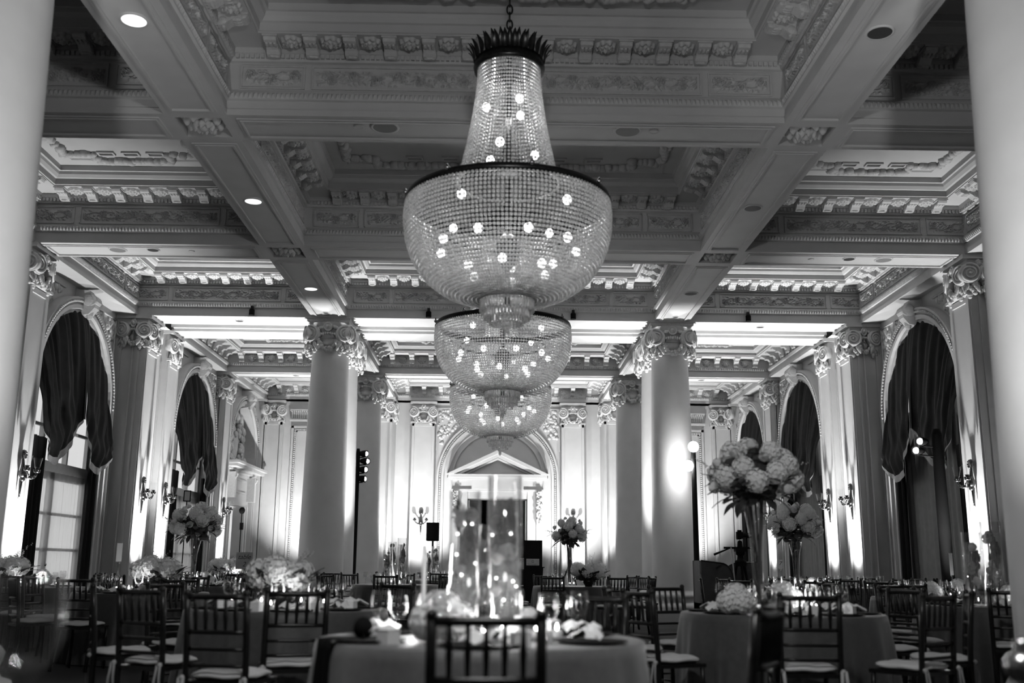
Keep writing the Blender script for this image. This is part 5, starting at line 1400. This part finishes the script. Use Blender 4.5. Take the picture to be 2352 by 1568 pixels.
# lectern
p = pos_on(1219, 31.0, 1.0); o = thing('lectern', 'black lectern with a printed sign in front of the end door', 'lectern', (p.x, 31.0, 0))
t = at_depth(1219, 1241, 31.0).z
m = MB(); m.add([(-.3, -.25, 0), (.3, -.25, 0), (.3, .2, 0), (-.3, .2, 0), (-.36, -.28, 1.05), (.36, -.28, 1.05), (.36, .2, 1.05), (-.36, .2, 1.05)], [(0, 3, 2, 1), (4, 5, 6, 7), (0, 1, 5, 4), (1, 2, 6, 5), (2, 3, 7, 6), (3, 0, 4, 7)]); m.box(-.4, .4, -.3, .22, 1.05, 1.08); m.obj('body', 'black', o)
m = MB(); m.box(-.33, .33, -.3, -.24, 1.08, t); m.box(-.33, .33, -.3, .2, t - .03, t); m.obj('upper_panel', 'black', o)
sg = MB(); sg.box(-.19, .19, -.306, -.300, 1.12, 1.31); so = sg.obj('sign', 'wood_frame', o); so.location.x = .05
for tx, sz, z in (('The Cunningham', .044, 1.14),):
    cu = bpy.data.curves.new('lettering', 'FONT'); cu.body = tx; cu.size = sz; cu.align_x = 'CENTER'; cu.extrude = .0006; cu.materials.append(MAT['ink']); letter(cu, so, (0, -.308, z))
em = MB(); em.tube([(.035 * cos(a), -.309, 1.235 + .035 * sin(a)) for a in [i * pi / 8 for i in range(16)]], .003, 4, closed=True); em.tube([(.017 * cos(a), -.309, 1.235 + .035 * sin(a)) for a in [i * pi / 8 for i in range(16)]], .003, 4, closed=True); em.tube([(-.035, -.309, 1.2), (.035, -.309, 1.2)], .003, 4); em.obj('emblem', 'ink', so)
# video camera on tripod
y = 18.0; p = pos_on(1701, y, 1.2); o = thing('video_tripod', 'black video tripod with fluid head and long pan handle', 'tripod', (p.x, y, 0))
zt = at_depth(1701, 1292, y).z
m = MB(); m.lathe([(0, zt), (.10, zt), (.10, zt + .03), (.06, zt + .05), (.05, zt + .12), (.075, zt + .14), (.08, zt + .24), (.05, zt + .27), (.04, zt + .36), (.02, zt + .38), (0, zt + .38)], 16); m.obj('fluid_head', 'black', o, True)
m = MB(); m.box(-.09, .09, -.08, .08, zt + .19, zt + .26); m.box(-.28, .18, -.03, .03, zt + .235, zt + .27); m.obj('sliding_plate', 'black', o)
m = MB(); m.tube([(-.2, 0, zt + .24), (-.3, -.03, zt + .2), (-.47, -.06, zt + .135)], [.012, .014, .02], 8); m.obj('pan_handle', 'black', o, True)
for k in range(3):
    a = k * 2 * pi / 3 + .5; l_ = MB(); l_.tube([(.07 * cos(a), .07 * sin(a), zt - .02), (.2 * cos(a), .2 * sin(a), zt * .5), (.42 * cos(a), .42 * sin(a), 0)], [.028, .022, .018], 6); l_.obj('leg', 'black', o)
m = MB(); m.lathe([(0, zt - .06), (.11, zt - .06), (.115, zt), (0, zt)], 16); m.obj('crown_plate', 'black', o)
m = MB(); m.tube([(-.17, -.05, zt + .26), (-.12, -.05, zt - .35)], .012, 6); m.obj('white_cable', 'white_frame', o, True)
zc = at_depth(1701, 1237, y).z; o2 = thing('video_camera', 'black camera with lens mounted above the tripod head', 'camera', (p.x, y, zc), 0)
m = MB(); m.box(-.055, .05, -.05, .05, .0, .12); m.box(-.03, .03, -.04, .04, .12, .15); m.box(-.05, .02, -.045, .045, -.012, 0); m.obj('body', 'black', o2)
m = MB(); m.lathe([(0, 0), (.036, 0), (.036, .09), (.046, .10), (.046, .16), (.03, .16), (0, .14)], 16, T(.04, 0, .06) @ Matrix.Rotation(pi / 2, 4, 'Y')); m.obj('lens', 'black', o2, True)
m = MB(); m.tube([(0, 0, zt + .38 - zc), (0, 0, -.01)], .012, 6); m.obj('mounting_post', 'silver', o2)
# high-backed booth seats
def booth(px, y, py_top, wpx, sgn, label):
    t = at_depth(px, py_top, y); H_ = t.z; o = thing('booth_seat', label, 'armchair', (t.x, y, 0), 0, 'high-backed booth seats'); W_ = .78
    prof = [(0, 0), (0, H_)] + [(W_ * .45 * k / 4, H_ - .01 * k) for k in range(1, 5)] + [(W_ * (.45 + .3 * sin(a)), H_ - .04 - .28 * (1 - cos(a))) for a in [i * pi / 12 for i in range(1, 7)]] + [(W_ * .78, H_ * .62), (W_ * .95, H_ * .5), (W_ * 1.15, H_ * .47), (W_ * 1.2, H_ * .42), (W_ * 1.2, 0)]
    for k, yy in enumerate((-.35, .35)):
        m = MB(); n = len(prof); vs_ = [(sgn * a, yy - .05, z) for a, z in prof] + [(sgn * a, yy + .05, z) for a, z in prof]
        m.add(vs_, [tuple(range(n)), tuple(range(2 * n - 1, n - 1, -1))] + [(i, (i + 1) % n, n + (i + 1) % n, n + i) for i in range(n)]); m.obj('wing', 'booth', o)
        tr = MB(); tr.tube([(sgn * a, yy - .055, z) for a, z in prof[1:-1]], .012, 5); tr.obj('piping', 'booth_trim', o)
    m = MB(); m.box(*sorted((0, sgn * .12)), -.35, .35, .1, H_); m.obj('backrest', 'booth', o); m = MB(); m.box(*sorted((0, sgn * W_ * 1.15)), -.33, .33, .2, .46); m.obj('seat', 'booth', o)
booth(1600, 19.4, 1287, 50, 1, 'dark high-backed booth seat beside the spotlight pole'); booth(1738, 20.6, 1289, 40, -1, 'dark high-backed booth seat behind the video tripod')
# slim stand with a black head at the left doorway, small framed notice on an easel by the left window
t = at_depth(556, 1172, 30.0); o = thing('microphone_stand', 'slim black stand with a small black head in the lit doorway', 'stand', (t.x, 30.0, 0))
m = MB(); m.lathe([(0, 0), (.16, 0), (.16, .02), (.016, .03), (.014, t.z), (0, t.z)], 12); m.obj('pole', 'black', o, True); m = MB(); m.ball((0, 0, t.z), .09, 10, 8, (1, 1, 1.1)); m.obj('head', 'black', o); m = MB(); m.box(-.03, .06, -.05, .05, t.z - .55, t.z - .35); m.obj('clip_box', 'black', o)
t = at_depth(431, 1126, 20.5); o = thing('framed_notice', 'small dark framed notice on a thin stand by the second left window', 'sign', (t.x, 20.5, 0), .3)
m = MB(); m.box(-.07, .07, -.012, .012, t.z - .22, t.z); m.obj('frame', 'black', o); m = MB(); m.box(-.05, .05, -.016, -.012, t.z - .2, t.z - .02); m.obj('notice', 'recess', o); m = MB(); m.tube([(0, 0, 0), (0, 0, t.z - .2)], .012, 6); m.lathe([(0, 0), (.15, 0), (.15, .015), (0, .02)], 12); m.obj('stand', 'black', o)

# settle small tableware clear of the flowers and vases it stands beside
RAD = {'hydrangea_mound': .17, 'low_bouquet': .30, 'tall_bouquet': .09, 'cylinder_vase': .10}
OBS = [(o.location.copy(), RAD[o.name.split('.')[0]]) for o in C.objects if o.parent is None and o.name.split('.')[0] in RAD]
TOPS = [o.location.copy() for o in C.objects if o.parent is None and o.name.split('.')[0] == 'banquet_table']
for o in list(C.objects):
    n = o.name.split('.')[0]
    if o.parent is None and n in ('goblet', 'votive_candle', 'favor_box', 'napkin'):
        pad = {'goblet': .05, 'votive_candle': .045, 'favor_box': .06, 'napkin': .10}[n]
        for it in range(4):
            for c, r in OBS:
                d = Vector((o.location.x - c.x, o.location.y - c.y, 0))
                if d.length < r + pad:
                    tc = min(TOPS, key=lambda t: (t.x - c.x) ** 2 + (t.y - c.y) ** 2)
                    if d.length < 1e-4: d = Vector((1, 0, 0))
                    p = c + d.normalized() * (r + pad + .005); q = Vector((p.x - tc.x, p.y - tc.y, 0))
                    if q.length > .70: q = q.normalized() * .70
                    o.location.x, o.location.y = tc.x + q.x, tc.y + q.y
